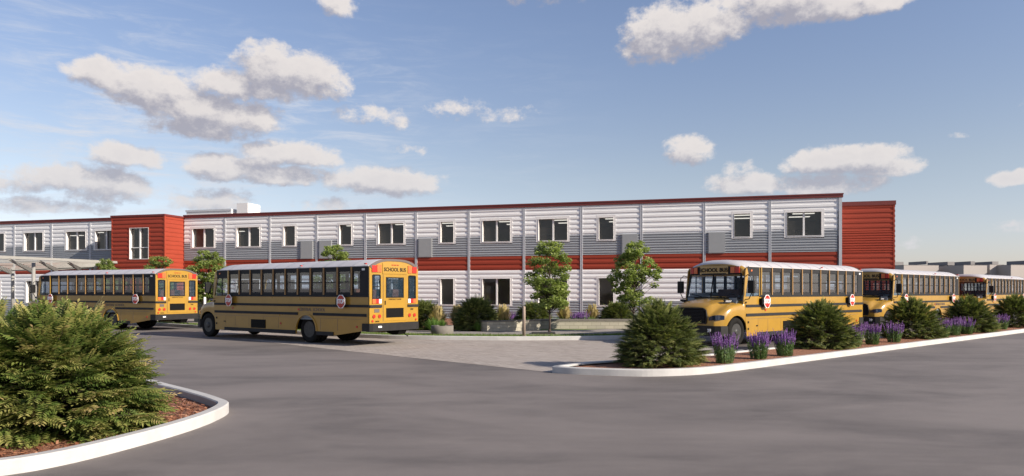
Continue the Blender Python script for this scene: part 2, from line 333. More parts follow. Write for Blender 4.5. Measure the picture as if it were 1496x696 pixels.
def mulch():
    m = mat('mulch', (.2, .1, .06), .95); T = m.node_tree; b = T.nodes['Principled BSDF']
    tcn = T.nodes.new('ShaderNodeTexCoord')
    v = T.nodes.new('ShaderNodeTexVoronoi'); v.inputs['Scale'].default_value = 45; T.links.new(tcn.outputs['Object'], v.inputs['Vector'])
    n = T.nodes.new('ShaderNodeTexNoise'); n.inputs['Scale'].default_value = 3; n.inputs['Detail'].default_value = 8; T.links.new(tcn.outputs['Object'], n.inputs['Vector'])
    s = T.nodes.new('ShaderNodeSeparateColor'); T.links.new(v.outputs['Color'], s.inputs[0])
    c = mixc(T, s.outputs[0], (.15, .055, .030), (.40, .185, .10))
    c = mixc(T, mth(T, 'MULTIPLY', smooth(T, n.outputs[0], .4, .7), .5), c, (.24, .10, .055))
    T.links.new(c, b.inputs['Base Color'])
    bp = T.nodes.new('ShaderNodeBump'); bp.inputs['Strength'].default_value = 1.; bp.inputs['Distance'].default_value = .02; T.links.new(v.outputs['Distance'], bp.inputs['Height']); T.links.new(bp.outputs[0], b.inputs['Normal'])
    return m
def blockwall():
    m = mat('block_masonry', (.33, .31, .25), .85); T = m.node_tree; b = T.nodes['Principled BSDF']
    tcn = T.nodes.new('ShaderNodeTexCoord'); sp_ = T.nodes.new('ShaderNodeSeparateXYZ'); T.links.new(tcn.outputs['Object'], sp_.inputs[0]); cb_ = T.nodes.new('ShaderNodeCombineXYZ')
    T.links.new(mth(T, 'ADD', sp_.outputs[0], sp_.outputs[1]), cb_.inputs[0]); T.links.new(sp_.outputs[2], cb_.inputs[1])
    br = T.nodes.new('ShaderNodeTexBrick'); T.links.new(cb_.outputs[0], br.inputs['Vector']); br.inputs['Scale'].default_value = 1.; br.inputs['Brick Width'].default_value = .42; br.inputs['Row Height'].default_value = .15; br.inputs['Mortar Size'].default_value = .008
    br.inputs['Color1'].default_value = (.42, .39, .31, 1); br.inputs['Color2'].default_value = (.34, .32, .26, 1); br.inputs['Mortar'].default_value = (.2, .185, .15, 1)
    n = T.nodes.new('ShaderNodeTexNoise'); n.inputs['Scale'].default_value = 9; n.inputs['Detail'].default_value = 6; T.links.new(tcn.outputs['Object'], n.inputs['Vector'])
    T.links.new(mixc(T, mth(T, 'MULTIPLY', n.outputs[0], .35), br.outputs[0], (.26, .24, .19)), b.inputs['Base Color']); return m
M['asphalt'] = asphalt(); M['pavers'] = pavers(); M['mulch'] = mulch(); M['block'] = blockwall()
M['lawn'] = mat('lawn', (.085, .12, .03), .95, var2=(.16, .19, .055), scale=4, bump=.6, bscale=90)
M['earth'] = mat('far_ground', (.16, .15, .09), .95, var=.3, scale=.02)

# ================================================================ ground
def catmull(p, n=8, closed=False):
    out = []; N_ = len(p)
    for i in range(N_ if closed else N_-1):
        q = [p[(i+k) % N_] if closed else p[min(max(i+k, 0), N_-1)] for k in (-1, 0, 1, 2)]
        for j in range(n):
            t = j/n; out.append(tuple(.5*((2*q[1][a])+(-q[0][a]+q[2][a])*t+(2*q[0][a]-5*q[1][a]+4*q[2][a]-q[3][a])*t*t+(-q[0][a]+3*q[1][a]-3*q[2][a]+q[3][a])*t**3) for a in (0, 1)))
    if not closed: out.append(p[-1])
    return out
def offset(line, d, closed=False):     # positive: to the left of travel
    out = []; n = len(line)
    for i in range(n):
        a = line[(i-1) % n] if closed else line[max(i-1, 0)]; b = line[(i+1) % n] if closed else line[min(i+1, n-1)]
        tx, ty = b[0]-a[0], b[1]-a[1]; l = math.hypot(tx, ty) or 1
        out.append((line[i][0]-ty/l*d, line[i][1]+tx/l*d))
    return out
def kerb(name, line, w, h, closed=False, label=None):
    mb = MB(); e = .018
    prof = [(0, -.02), (0, h-e), (e, h), (w-e, h), (w, h-e), (w, -.02)]
    rows = [offset(line, o, closed) for o, _ in prof]; n = len(line)
    for r, (o, z) in zip(rows, prof): mb.v += [(x, y, z) for x, y in r]
    for k in range(len(prof)-1):
        for i in range(n if closed else n-1):
            j = (i+1) % n; mb.face((k*n+i, k*n+j, (k+1)*n+j, (k+1)*n+i), 0)
    if not closed:
        mb.face([k*n for k in range(len(prof))]); mb.face([k*n+n-1 for k in range(len(prof))][::-1])
    return tag(mb.build(name, M['kerb']), label, 'kerb', kind='structure')
def sheet(name, pts, z, m, label=None):
    mb = MB(); mb.poly([(x, y, z) for x, y in pts]); o = mb.build(name, m, fix=False)
    if o.data.polygons[0].normal.z < 0: o.data.flip_normals()
    return tag(o, label, None, kind='structure')
sheet('ground', [(-1500, -300), (1500, -300), (1500, 1600), (-1500, 1600)], -.012, M['earth'])
sheet('road', [(-70, -30), (90, -30), (90, 120), (-70, 120)], 0, M['asphalt'])
sheet('paved_apron', [(.95, 16.35), (-6, 23.15), (-12.5, 29.8), (-14.8, 35.6), (-15.4, 35.9), (-3.95, 27.75), (.58, 27.35), (4.07, 27.8), (6.5, 29.5), (7.2, 24), (3, 18)], .004, M['pavers'])
# kerb in front of the building
mk = catmull([(-60, 74), (-40, 56), (-19.3, 39.0), (-15.4, 35.9), (-9.5, 31.2), (-6, 28.75), (-3.95, 27.8), (-1.5, 27.35), (.58, 27.25), (4.07, 27.75), (6.6, 29.2), (9.5, 31.8), (30, 50.0), (60, 76)], 6)
kerb('kerb', mk, .17, .155, label='white kerb running along the front of the school lawn')
far_ = [(60, 130), (-60, 130)]
inner = offset(mk, .16)
sheet('lawn', inner+far_[:1]+far_[1:], .14, M['lawn'])
sheet('sidewalk', offset(mk, 1.25)+offset(mk, 4.3)[::-1], .146, M['conc'])
# grey edge apron in sun: bed next to the building
WX0, WY0, WTH = -2.77, 45.65, R(15.1)
def W(s, d=0.): # wall coordinate -> world, d towards the camera
    return (WX0+s*math.cos(WTH)-d*math.sin(WTH), WY0-s*math.sin(WTH)-d*math.cos(WTH))
bed = [W(22.5, .2), W(22.5, 1.6), W(14, 4.5), (5.5, 33.1), (1.2, 33.1), (1.2, 32.3), (-1.05, 30.75), (-2.9, 31.6), (-4.7, 33.4), (-10, 38.5), W(-21.5, 3), W(-21.5, .2)]
sheet('planting_bed', bed, .152, M['mulch'])
# left island
li = [(-20, 24.0), (-14, 19.6), (-8, 14.7), (-6.3, 13.1), (-5.35, 12.15), (-4.72, 11.45), (-4.38, 10.95), (-4.28, 10.2), (-4.33, 9.4), (-4.52, 8.5), (-4.82, 7.62), (-5.25, 7.1), (-6.4, 6.3), (-8.5, 5.4), (-13, 4.6), (-20, 4.4)]
lic = catmull(li, 6)
kerb('kerb', lic[::-1], .17, .157, label='white kerb curving round the tip of the left island')
sheet('mulch_island', offset(lic, -.15)+[(-24, 4.6), (-24, 24)], .035, M['mulch'])
sheet('island_grass', [(-8.5, 5.75), (-5.75, 7.15), (-5.85, 7.55), (-6.9, 7.5), (-12, 9), (-20, 8.9), (-20, 4.6), (-13, 4.8)], .045, M['lawn'])
# right island
front = [(.93, 16.33), (1.2, 16.12), (1.62, 15.93), (2.5, 15.66), (3.25, 15.63), (4.25, 15.98), (5.5, 16.92), (9.2, 20.12), (14.8, 25.0), (23.7, 32.7), (60, 64.3)]
fc = catmull(front, 6)
back = [(60, 67.1), (20, 32.35), (8, 21.9), (6.8, 20.85), (5.33, 19.55), (4.3, 18.75), (3.4, 18.2), (2.5, 17.75), (1.74, 17.3), (.98, 16.45)]
bc = catmull(back, 6)
kerb('kerb', fc+bc, .17, .155, closed=True, label='white kerb around the long planted island on the right')
ring = offset(fc+bc, .15, True)
sheet('mulch_strip', ring, .115, M['mulch'])
# wood chips and grass blades
def inside(p, poly):
    c = False; n = len(poly)
    for i in range(n):
        a, b = poly[i], poly[(i+1) % n]
        if (a[1] > p[1]) != (b[1] > p[1]) and p[0] < (b[0]-a[0])*(p[1]-a[1])/(b[1]-a[1])+a[0]: c = not c
    return c
lic_in = offset(lic, -.24)+[(-24, 4.6), (-24, 24)]
li_grass = [(-8.5, 5.75), (-5.75, 7.15), (-5.85, 7.55), (-6.9, 7.5), (-12, 9), (-20, 8.9), (-20, 4.6), (-13, 4.8)]
random.seed(5)
mb = MB()
for i in range(5200):
    t = random.random(); x = -7.2+random.random()*2.9; y = 6.6+random.random()*6.2
    if not inside((x, y), lic_in): continue
    a = random.random()*PI; l = .02+.035*random.random(); w = .006+.008*random.random(); zz = .037+random.random()*.02; ti = (random.random()-.5)*.8
    dx, dy = math.cos(a), math.sin(a); dz = math.sin(ti)*l
    mb.poly([(x-dx*l-dy*w, y-dy*l+dx*w, zz-dz), (x+dx*l-dy*w, y+dy*l+dx*w, zz+dz), (x+dx*l+dy*w, y+dy*l-dx*w, zz+dz+.006), (x-dx*l+dy*w, y-dy*l-dx*w, zz-dz+.006)], t=random.random())
M['chip'] = leafmat('bark_chips', [(0, (.13, .045, .025)), (.6, (.33, .14, .075)), (1, (.48, .25, .15))], trans=0.)
tag(mb.build('bark_chips', M['chip'], tint=True), 'reddish brown bark chips scattered over the left island', 'mulch', kind='stuff')
mb = MB()
for i in range(15000):
    k = random.uniform(0, len(inner)-2); j = int(k); f = k-j
    p = (inner[j][0]*(1-f)+inner[j+1][0]*f, inner[j][1]*(1-f)+inner[j+1][1]*f); 
    if not -24 < p[0] < 9: continue
    tx, ty = inner[j+1][0]-inner[j][0], inner[j+1][1]-inner[j][1]; l = math.hypot(tx, ty); o = random.random()*1.05
    x, y = p[0]-ty/l*o, p[1]+tx/l*o; h = .04+.06*random.random(); a = random.random()*PI; w = .008; lx, ly = (random.random()-.5)*.05, (random.random()-.5)*.05
    mb.poly([(x-math.cos(a)*w, y-math.sin(a)*w, .13), (x+math.cos(a)*w, y+math.sin(a)*w, .13), (x+lx, y+ly, .14+h)], t=random.random())
for i in range(900):
    x = -5.7-random.random()*1.6; y = 6.7+random.random()*.9
    if not (inside((x, y), lic_in) and inside((x, y), li_grass)): continue
    h = .05+.07*random.random(); a = random.random()*PI; w = .006; lx, ly = (random.random()-.5)*.06, (random.random()-.5)*.06
    mb.poly([(x-math.cos(a)*w, y-math.sin(a)*w, .04), (x+math.cos(a)*w, y+math.sin(a)*w, .04), (x+lx, y+ly, .05+h)], t=random.random())
tag(mb.build('grass', M['grassblade'], tint=True), 'short green grass growing along the kerb in front of the sidewalk', 'grass', kind='stuff')

# ================================================================ school building
B = empty('school_building', W(0)+(0,), -WTH, 'long two storey school of white, grey and red ribbed metal siding', 'building')
WIDE = (.305, [(0, 0), (.003, .030), (.135, .030), (.150, .014), (.156, .004), (.20, 0)])
FINE = (.152, [(0, 0), (.006, .036), (.064, .036), (.100, 0)])
def profile(kind, z0, z1):
    per, pts = kind; k = math.floor(z0/per)-1; L_ = []
    while k*per < z1+per:
        for (z, o) in pts: L_.append((k*per+z, o))
        k += 1
    def off(z):
        for (a, oa), (b, ob) in zip(L_, L_[1:]):
            if a <= z <= b: return oa+(ob-oa)*(z-a)/(b-a)
        return 0
    return [(z0, off(z0))]+[p for p in L_ if z0 < p[0] < z1]+[(z1, off(z1))]
def siding(mb, s0, s1, z0, z1, kind, y=0., axis='x', sgn=-1):
    if s1-s0 < .02 or z1-z0 < .02: return
    pr = profile(kind, z0, z1); b = len(mb.v)
    for z, o in pr:
        for s in (s0, s1): mb.v.append((s, y+sgn*o, z) if axis == 'x' else (y+sgn*o, s, z))
    for i in range(len(pr)-1): mb.face((b+2*i, b+2*i+1, b+2*i+3, b+2*i+2))
    if axis == 'x':      # closed rib ends
        for e in (0, 1):
            q = [(s0 if e == 0 else s1, y, z0)]+[((s0 if e == 0 else s1), y+sgn*o, z) for z, o in pr]+[(s0 if e == 0 else s1, y, z1)]
            mb.poly(q if e else q[::-1])
def banded(mb, s0, s1, z0, z1, kind, holes, y=0., border=.13):
    hs_ = sorted([h for h in holes if h[1] > s0-.2 and h[0] < s1+.2])
    zs = sorted(set([z0, z1]+[min(max(z, z0), z1) for h in hs_ for z in (h[2]-border, h[3]+border)]))
    for za, zb in zip(zs, zs[1:]):
        zm = (za+zb)/2; cur = s0
        for h in hs_:
            if h[2]-border < zm < h[3]+border:
                siding(mb, cur, min(max(h[0]-border, cur), s1), za, zb, kind, y); cur = max(cur, h[1]+border)
        siding(mb, cur, s1, za, zb, kind, y)
MOD = 3.66
joints = [i*MOD for i in range(-6, 7)]
UP = [(-21.05, 2), (-17.33, 2), (-13.56, 1), (-9.27, 1), (-6.4, 2), (-1.96, 1), (.9, 2), (4.58, 2), (8.38, 1), (16.31, 1), (19.2, 2)]
LEFTW = [(-47.6, 2), (-43.9, 2), (-40.33, 2), (-36.5, 2), (-32.42, 2), (-29.68, 2)]
wins = []
for s, k in UP: wins.append((s, s+(1.87 if k == 2 else .92), 5.06, 6.45, k))
for s, k in UP[2:10]: wins.append((s, s+(1.87 if k == 2 else .92), 1.03, 2.74, k))
for s, k in ((-21.05, 2), (-17.33, 2), (19.2, 2)): wins.append((s, s+1.87, 1.03, 2.74, k))
for s, k in LEFTW: wins.append((s, s+1.87, 5.07, 6.48, 2))
for s in (-36.3, -40.5, -31.9): wins.append((s, s+1.6, 1.03, 2.74, 2))
bands = [('grey_siding', 'wgrey', 0.0, 1.33, FINE), ('white_siding', 'wwhite', 1.33, 3.25, WIDE), ('red_siding', 'wred', 3.25, 4.16, WIDE), ('grey_siding', 'wgrey', 4.16, 5.39, FINE), ('white_siding', 'wwhite', 5.39, 7.22, WIDE)]
LW0 = -26.3; LWL = -50
for nm, m, z0, z1, kd in bands:
    mb = MB()
    for j in range(len(joints)-1):
        banded(mb, max(joints[j], -21.79)+.07, joints[j+1]-.07, z0, z1, kd, wins)
    mb.build(nm, M[m], B, fix=False); mb = MB()
    ss = [LWL, -48.44, -44.78, -41.12, -37.46, -33.8, -30.14, LW0]
    for a, b in zip(ss, ss[1:]): banded(mb, a+.06, b-.06, z0, z1, kd, wins)
    mb.build(nm, M[m], B, fix=False)
# plane behind the siding, with the window holes
def cut_wall(mb, s0, s1, z0, z1, holes, y0, y1):
    hs_ = [h for h in holes if h[0] > s0 and h[1] < s1]
    zs = sorted(set([z0, z1]+[z for h in hs_ for z in (h[2], h[3])]))
    for za, zb in zip(zs, zs[1:]):
        zm = (za+zb)/2; cur = s0
        for h in sorted(hs_):
            if h[2] < zm < h[3]: mb.box(cur, h[0], y0, y1, za, zb); cur = h[1]
        mb.box(cur, s1, y0, y1, za, zb)
for nm, m, z0, z1, kd in bands:
    mb = MB(); cut_wall(mb, -22, 22.0, z0+.001, z1-.001, wins, .002, .16); mb.build('wall_backing', M[m], B); mb = MB(); cut_wall(mb, LWL, -26.0, z0+.001, z1-.001, wins, .002, .16)
    mb.build('wall_backing', M[m], B)
# windows
for (s0, s1, z0, z1, k) in wins:
    mb = MB(); fr = .06
    # flat trim around the opening
    t = .13; y0, y1 = -.034, .001
    mb.box(s0-t, s1+t, y0, y1, z1, z1+t); mb.box(s0-t, s1+t, y0, y1, z0-.07, z0); mb.box(s0-t, s0, y0, y1, z0, z1); mb.box(s1, s1+t, y0, y1, z0, z1)
    # reveals
    d = .20
    mb.box(s0+.001, s0+.02, -.05, d, z0, z1); mb.box(s1-.02, s1-.001, -.05, d, z0, z1); mb.box(s0+.021, s1-.021, -.05, d, z1-.02, z1-.001); mb.box(s0+.021, s1-.021, -.055, d, z0+.001, z0+.03)
    if k == 2: mb.box((s0+s1)/2-.05, (s0+s1)/2+.05, .08, d, z0+.031, z1-.021)
    w = mb.build('window', M['frame'], B)
    p = MB(); p.poly([(s0+.02, .17, z0+.02), (s1-.02, .17, z0+.02), (s1-.02, .17, z1-.02), (s0+.02, .17, z1-.02)]); p.build('pane', M['wglass'], w, fix=False)
for s in joints[1:-1]+[LWL+1.56, -44.78, -41.12, -37.46, -33.8, -30.14]:
    mb = MB(); mb.box(s-.075, s-.02, -.05, .0, 0, 7.22); mb.box(s+.02, s+.075, -.05, .0, 0, 7.22); mb.box(s-.02, s+.02, -.02, .0, 0, 7.22); mb.build('joint_trim', M['trimgrey'], B)
mb = MB(); mb.box(21.96, 22.12, -.06, .12, 0, 7.22); mb.build('corner_trim', M['trimgrey'], B)
mb = MB(); mb.box(-21.77, -21.72, -.05, .0, 0, 7.22); mb.build('corner_trim', M['trimred'], B)
# roof trim
mb = MB(); mb.box(-21.76, 22.18, -.085, .25, 7.205, 7.43); mb.box(-21.76, 22.2, -.11, -.086, 7.36, 7.435); mb.build('roof_trim', M['trimred'], B)
mb = MB(); mb.box(LWL, -26.32, -.085, .25, 7.205, 7.43); mb.box(LWL, -26.32, -.11, -.086, 7.36, 7.435); mb.build('roof_trim', M['trimred'], B)
# tower
TW = (-25.19, -23.74, 4.5, 6.0)
def s_of(x, d):
    k = (x-CX)/F; x0 = WX0-d*math.sin(WTH); z0 = WY0-d*math.cos(WTH); return (k*z0-x0)/(math.cos(WTH)+k*math.sin(WTH))
TD = 1.9
a, b = s_of(189.5, TD), s_of(217.5, TD); tz = WY0-a*math.sin(WTH)-TD*math.cos(WTH)
TW = (a, b, EYE+(HZ-379.3)*tz/F, EYE+(HZ-333.4)*tz/F)
T0, T1, TZ = -26.3, -21.78, 7.2
mb = MB(); banded(mb, T0+.06, T1-.06, 0, TZ, WIDE, [TW], y=-TD, border=.09)
siding(mb, -TD+.06, 0, 0, TZ, WIDE, y=T1, axis='y', sgn=1)
siding(mb, -TD+.06, 0, 0, TZ, WIDE, y=T0, axis='y', sgn=-1)
mb.build('tower_siding', M['wred'], B, fix=False)
mb = MB(); cut_wall(mb, T0+.002, T1-.002, 0, TZ, [TW], -TD+.002, -TD+.16)
mb.box(T0+.002, T0+.12, -TD+.161, .0, 0, TZ); mb.box(T1-.12, T1-.002, -TD+.161, .0, 0, TZ); mb.box(T0+.121, T1-.121, -TD+.161, 0, 7.0, TZ)
for s in (T0, T1-.06): mb.box(s, s+.06, -TD-.035, -TD, 0, TZ)
mb.box(T1+.001, T1+.035, -TD-.035, -TD+.06, 0, TZ)
s0, s1, z0, z1 = TW; t = .09
for q in ((s0-t, s1+t, z1, z1+t), (s0-t, s1+t, z0-t, z0), (s0-t, s0, z0, z1), (s1, s1+t, z0, z1)): mb.box(q[0], q[1], -TD-.034, -TD+.001, q[2], q[3])
mb.build('tower_wall', M['wred'], B)
mb = MB(); mb.box(T0-.06, T1+.06, -TD-.07, .1, TZ+.001, TZ+.13); mb.build('roof_trim', M['trimred'], B)
mb = MB(); d = -TD+.2; yy = -TD-.045
mb.box(s0+.001, s0+.03, yy, d, z0, z1); mb.box(s1-.03, s1-.001, yy, d, z0, z1); mb.box(s0+.031, s1-.031, yy, d, z1-.03, z1-.001); mb.box(s0+.031, s1-.031, yy, d, z0+.001, z0+.04)
mb.box((s0+s1)/2-.05, (s0+s1)/2+.05, -TD+.05, d-.01, z0+.041, z1-.031)
for q in ((s0+.03, (s0+s1)/2-.05), ((s0+s1)/2+.05, s1-.03)): mb.box(q[0], q[1], -TD+.06, d-.01, z0+(z1-z0)*.36, z0+(z1-z0)*.36+.06)
w = mb.build('window', M['frame'], B); p = MB(); p.poly([(s0, -TD+.18, z0), (s1, -TD+.18, z0), (s1, -TD+.18, z1), (s0, -TD+.18, z1)]); p.build('pane', M['wglass'], w, fix=False)
# recessed red block at the right
RS0, RS1, RD = 22.0, 25.76, 4.0
mb = MB()
for (z0, z1, kd) in ((0, 4.3, WIDE), (4.3, 5.6, FINE), (5.6, 7.15, WIDE)): siding(mb, RS0, RS1-.08, z0, z1, kd, y=RD)
siding(mb, RD, 18, 0, 7.15, WIDE, y=RS1, axis='y', sgn=1)
mb.box(RS1-.08, RS1, RD-.04, RD+.1, 0, 7.15); mb.box(RS0, RS1-.01, RD+.005, 17.9, 0, 7.15)
mb.build('end_block_siding', M['wred'], B, fix=False)
mb = MB(); mb.box(RS0-.5, RS1+.06, RD-.075, 18.1, 7.151, 7.40); mb.build('roof_trim', M['trimred'], B)
# end wall of the main volume
mb = MB(); siding(mb, .13, RD, 0, 1.33, FINE, 22.0, 'y', 1); siding(mb, .13, RD, 4.16, 5.39, FINE, 22.0, 'y', 1); mb.build('grey_siding', M['wgrey'], B, fix=False)
mb = MB(); siding(mb, .13, RD, 1.33, 3.25, WIDE, 22.0, 'y', 1); siding(mb, .13, RD, 5.39, 7.22, WIDE, 22.0, 'y', 1); mb.build('white_siding', M['wwhite'], B, fix=False)
mb = MB(); siding(mb, .13, RD, 3.25, 4.16, WIDE, 22.0, 'y', 1); mb.build('red_siding', M['wred'], B, fix=False)
mb = MB(); mb.box(21.8, 21.998, .17, 18, 0, 7.2); mb.box(LWL, 21.79, 17.8, 18, 0, 7.2); mb.box(LWL, LWL+.2, .17, 17.79, 0, 7.2); mb.box(-50.2, 22.1, .26, 18.05, 7.23, 7.36)
mb.build('roof', M['farroof'], B)
# interior
for z in (3.4, 6.52): mb = MB(); mb.box(LWL+.3, 21.7, .18, 7, z, z+.08); mb.build('ceiling', M['ceil'], B)
mb = MB(); mb.box(LWL+.3, 21.7, .18, 7, .16, .2); mb.build('interior_floor', M['carpet'], B); mb = MB(); mb.box(LWL+.3, 21.7, .18, 7, 3.9, 3.98); mb.build('interior_floor', M['carpet'], B)
mb = MB(); mb.box(LWL+.3, 21.7, 7.01, 7.1, .2, 7.0)
for s in [-40, -29, -21.9, -14.64, -7.32, 0.0, 7.32, 14.64, 18.3]:
    mb.box(s-.06, s+.06, .18, 7, .21, 3.39); mb.box(s-.06, s+.06, .18, 7, 3.99, 6.99)
mb.build('interior_wall', M['interior'], B)
for s in (-17.0, -5.0, 3.0, 20.4, -34):
    mb = MB(); mb.box(s, s+.9, 6.95, 7.005, 3.98, 6.0); mb.build('interior_door', M['iwood'], B)
for s in (-19.8, -16, -12.7, -8.9, -5.2, -2.2, 2.2, 5.8, 9.2, 16.8, 20.3, -31, -35):
    for y in (1.5, 3.4):
        mb = MB(); mb.box(s-.6, s+.6, y-.11, y+.11, 6.475, 6.515); mb.build('ceiling_light', M['lamp'], B)
# wall units
for s in (-12.2, -10.77, -3.48, 9.8, 14.86):
    mb = MB(); mb.box(s, s+.95, -.10, .0, 4.15, 5.38); mb.box(s+.04, s+.91, -.107, -.101, 4.19, 5.34); mb.build('wall_unit', M['unit'], B)
# rooftop units
def sY(px, Y): return (px-CX)/F*Y
ra, rb2, rc, rd = s_of(272.5, -4.5), s_of(338, -4.5), s_of(345, -4.6), s_of(362, -4.6)
mb = MB(); mb.box(ra, rb2, 4.5, 7.5, 7.37, 8.25); mb.box(ra-.06, rb2+.02, 4.44, 7.6, 8.251, 8.40, 1); mb.box(rc+.05, rd, 4.6, 6.2, 7.37, 8.83)
mb.build('rooftop_unit', [M['frame'], M['trimgrey']], B)

# ================================================================ canopy at the left entrance
cp = empty('entrance_canopy', tuple(at(60, 470, 47).xy)+(.14,), 0, 'pale steel canopy on columns sloping over the left entrance', 'canopy')
def rel(p): return Vector(p)-cp.location
H0, H1 = at(-70, 372.3, 41), at(172, 383.5, 50.6); L0, L1 = at(-60, 397.5, 47), at(140, 391.5, 51)
hp = lambda t: H0.lerp(H1, t); lp = lambda t: L0.lerp(L1, t)
mb = MB(); mb.beam(rel(H0), rel(H1), .12, .16); mb.build('edge_beam', M['canopy'], cp)
mb = MB(); mb.beam(rel(L0), rel(L1), .10, .12); mb.build('edge_beam', M['canopy'], cp)
mb = MB()
for i in range(9):
    t = (i+.5)/9; a, b = hp(0).lerp(lp(0), t), hp(1).lerp(lp(1), t); mb.beam(rel(a+Vector((0, 0, .06))), rel(b+Vector((0, 0, .06))), .03, .05)
mb.build('louvre_deck', M['canopy'], cp)
for (th, tl) in ((.12, .36), (.30, .52), (.47, .70), (.65, .88), (.86, .99)):
    mb = MB(); mb.beam(rel(hp(th)-Vector((0, 0, .14))), rel(lp(tl)-Vector((0, 0, .12))), .09, .10, w2=.14, h2=.32); mb.build('rafter', M['canopy'], cp)
for (px, py, Y, w) in ((49, 384, 46, .22), (18.5, 391, 49, .20)):
    p = at(px, py, Y); mb = MB(); mb.tube([(p.x-cp.location.x, Y-cp.location.y, 0), (p.x-cp.location.x, Y-cp.location.y, p.z-cp.location.z)], w/2, 12); mb.build('column', M['canopy'], cp)

# ================================================================ school bus
def arch(cx_, cz, r, top=None, n=14):
    return [(cx_+r*math.cos(PI-PI*i/n), cz+(r if top is None else top)*math.sin(PI-PI*i/n)) for i in range(n+1)]
P_, WB, ZG, ZB = .722, 2.40, 2.745, 1.706
UR, UWR, UWF, RT = 8.09, 4.81, -1.50, .495
HW = WB/2
def make_bus():
    # local x: distance back from the first window pillar; y: across (camera side negative); z: up
    b = empty('school_bus', (0, 0, 0))
    UF = -.93
    for sgn in (-1, 1):
        y0, y1 = (-HW, -HW+.035) if sgn < 0 else (HW-.035, HW)
        # lower yellow side panel with wheel arch
        mb = MB()
        pts = [(-1.0, ZB)] + [(-1.02, 1.2)] + [(-1.0, .86)] + [(-.93, .60), (-.93, .33)] + [(UWR-.56, .33)] + arch(UWR, .46, .56, .56)[0:] + [(UWR+.56, .33), (6.35, .33), (UR-.33, .53), (UR-.33, .79), (UR, .79), (UR, ZB)]
        mb.prism(pts, 'y', y0, y1)
        side = mb.build('side_panel', M['yellow'], b)
        # panel seams (thin grooves shown as raised flashing)
        mb = MB(); ys = y0-.004 if sgn < 0 else y1
        for u in (-.2, .45, 1.35, 2.3, 3.2, 5.6, 6.5): mb.box(u, u+.008, ys, ys+.004, .5, .92)
        mb.box(-.9, UWR-.62, ys, ys+.004, .925, .933); mb.box(UWR+.62, UR-.4, ys, ys+.004, .925, .933)
        mb.build('panel_seam', M['plate'], side)
        ys = -HW-.02 if sgn < 0 else HW-.003
        for (z0, z1, u0, u1) in ((1.335, 1.425, -.98, UR+.0), (1.018, 1.116, -.96, 4.35), (1.018, 1.116, 5.20, UR-.12), (1.69, 1.722, -.1, UR)):
            mb = MB(); mb.box(u0, u1, ys-.004, ys+.025, z0, z1); mb.build('rub_rail', M['belt'], b)
        for (u0, u1) in ((-.25, UWR-.60), (UWR+.60, 6.3)): mb = MB(); mb.box(u0, u1, ys-.012, ys+.028, .32, .45); mb.build('skirt_rail', M['belt'], b)
        # black window band: lower, upper, pillars
        mb = MB(); a0, a1 = (-HW+.003, -HW+.033) if sgn < 0 else (HW-.033, HW-.003)
        mb.box(-.07, UR-.02, a0, a1, ZB+.02, 1.83); mb.box(-.07, UR-.02, a0, a1, 2.60, ZG)
        for i in range(11): mb.box(i*P_-.075, i*P_+.075, a0, a1, 1.83, 2.60)
        mb.box(10*P_+.42, UR-.02, a0, a1, 1.83, 2.60)
        mb.build('window_band', M['belt'], b)
        for i in range(11):
            u0, u1 = i*P_+.075, (i+1)*P_-.075
            if i == 10: u1 = i*P_+.42
            mb = MB(); ym = (a0+a1)/2
            mb.poly([(u0, ym, 1.83), (u1, ym, 1.83), (u1, ym, 2.60), (u0, ym, 2.60)], 0)
            mb.box(u0, u0+.018, ym-.012, ym+.012, 1.83, 2.6, 1); mb.box(u1-.018, u1, ym-.012, ym+.012, 1.83, 2.6, 1); mb.box(u0+.018, u1-.018, ym-.012, ym+.012, 2.19, 2.225, 1)
            mb.box(u0+.018, u1-.018, ym-.012, ym+.012, 2.575, 2.6, 1); mb.box(u0+.018, u1-.018, ym-.012, ym+.012, 1.83, 1.85, 1)
            mb.build('side_window', [M['bglass'], M['black']], b, fix=False)
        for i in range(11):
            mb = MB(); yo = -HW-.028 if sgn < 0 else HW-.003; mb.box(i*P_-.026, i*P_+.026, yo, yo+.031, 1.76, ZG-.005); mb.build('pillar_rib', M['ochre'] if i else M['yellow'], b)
        # driver / entry window area
        mb = MB()
        y_a, y_b = (y0, y1)
        mb.prism([(-1.13, 1.45), (-1.02, 1.45), (-1.0, ZB-.02), (-.81, 2.50), (-.9, 2.72), (-.98, 2.62)], 'y', y_a, y_b)       # A pillar
        mb.build('front_pillar', M['yellow'], b)
        mb = MB(); mb.box(-.10, -.066, y_a+.001, y_b-.001, 1.60, ZG); mb.build('door_pillar', M['yellow'], b)
        mb = MB(); mb.prism([(-.83, 2.42), (-.10, 2.42), (-.10, ZG-.005), (-.86, ZG-.03)], 'y', y_a+.004, y_b-.004); mb.box(-.50, -.46, y_a+.006, y_b-.006, 1.62, 2.42)
        mb.prism([(-1.0, 1.60), (-.1, 1.705), (-.1, 1.76), (-1.0, 1.66)], 'y', y_a+.005, y_b-.005)
        mb.build('window_band', M['belt'], b)
        mb = MB(); ym = (y_a+y_b)/2; mb.poly([(-1.0, ym, 1.66), (-.1, ym, 1.76), (-.1, ym, 2.42), (-.83, ym, 2.42)]); mb.build('driver_window' if sgn < 0 else 'entry_window', M['bglass'], b, fix=False)
    # roof
    def prof(u):
        n = 16; out = []
        for i in range(n+1):
            t = -1+2*i/n; a = abs(t)
            y = HW*t; z = ZG+.27*(1-a**3.2)
            out.append((y, z))
        return out
    mb = MB(); us = [-.90, -.84, -.7, -.1]+[i*P_+P_*.0 for i in range(1, 11)]+[UR-.16, UR-.05, UR]
    rows = []
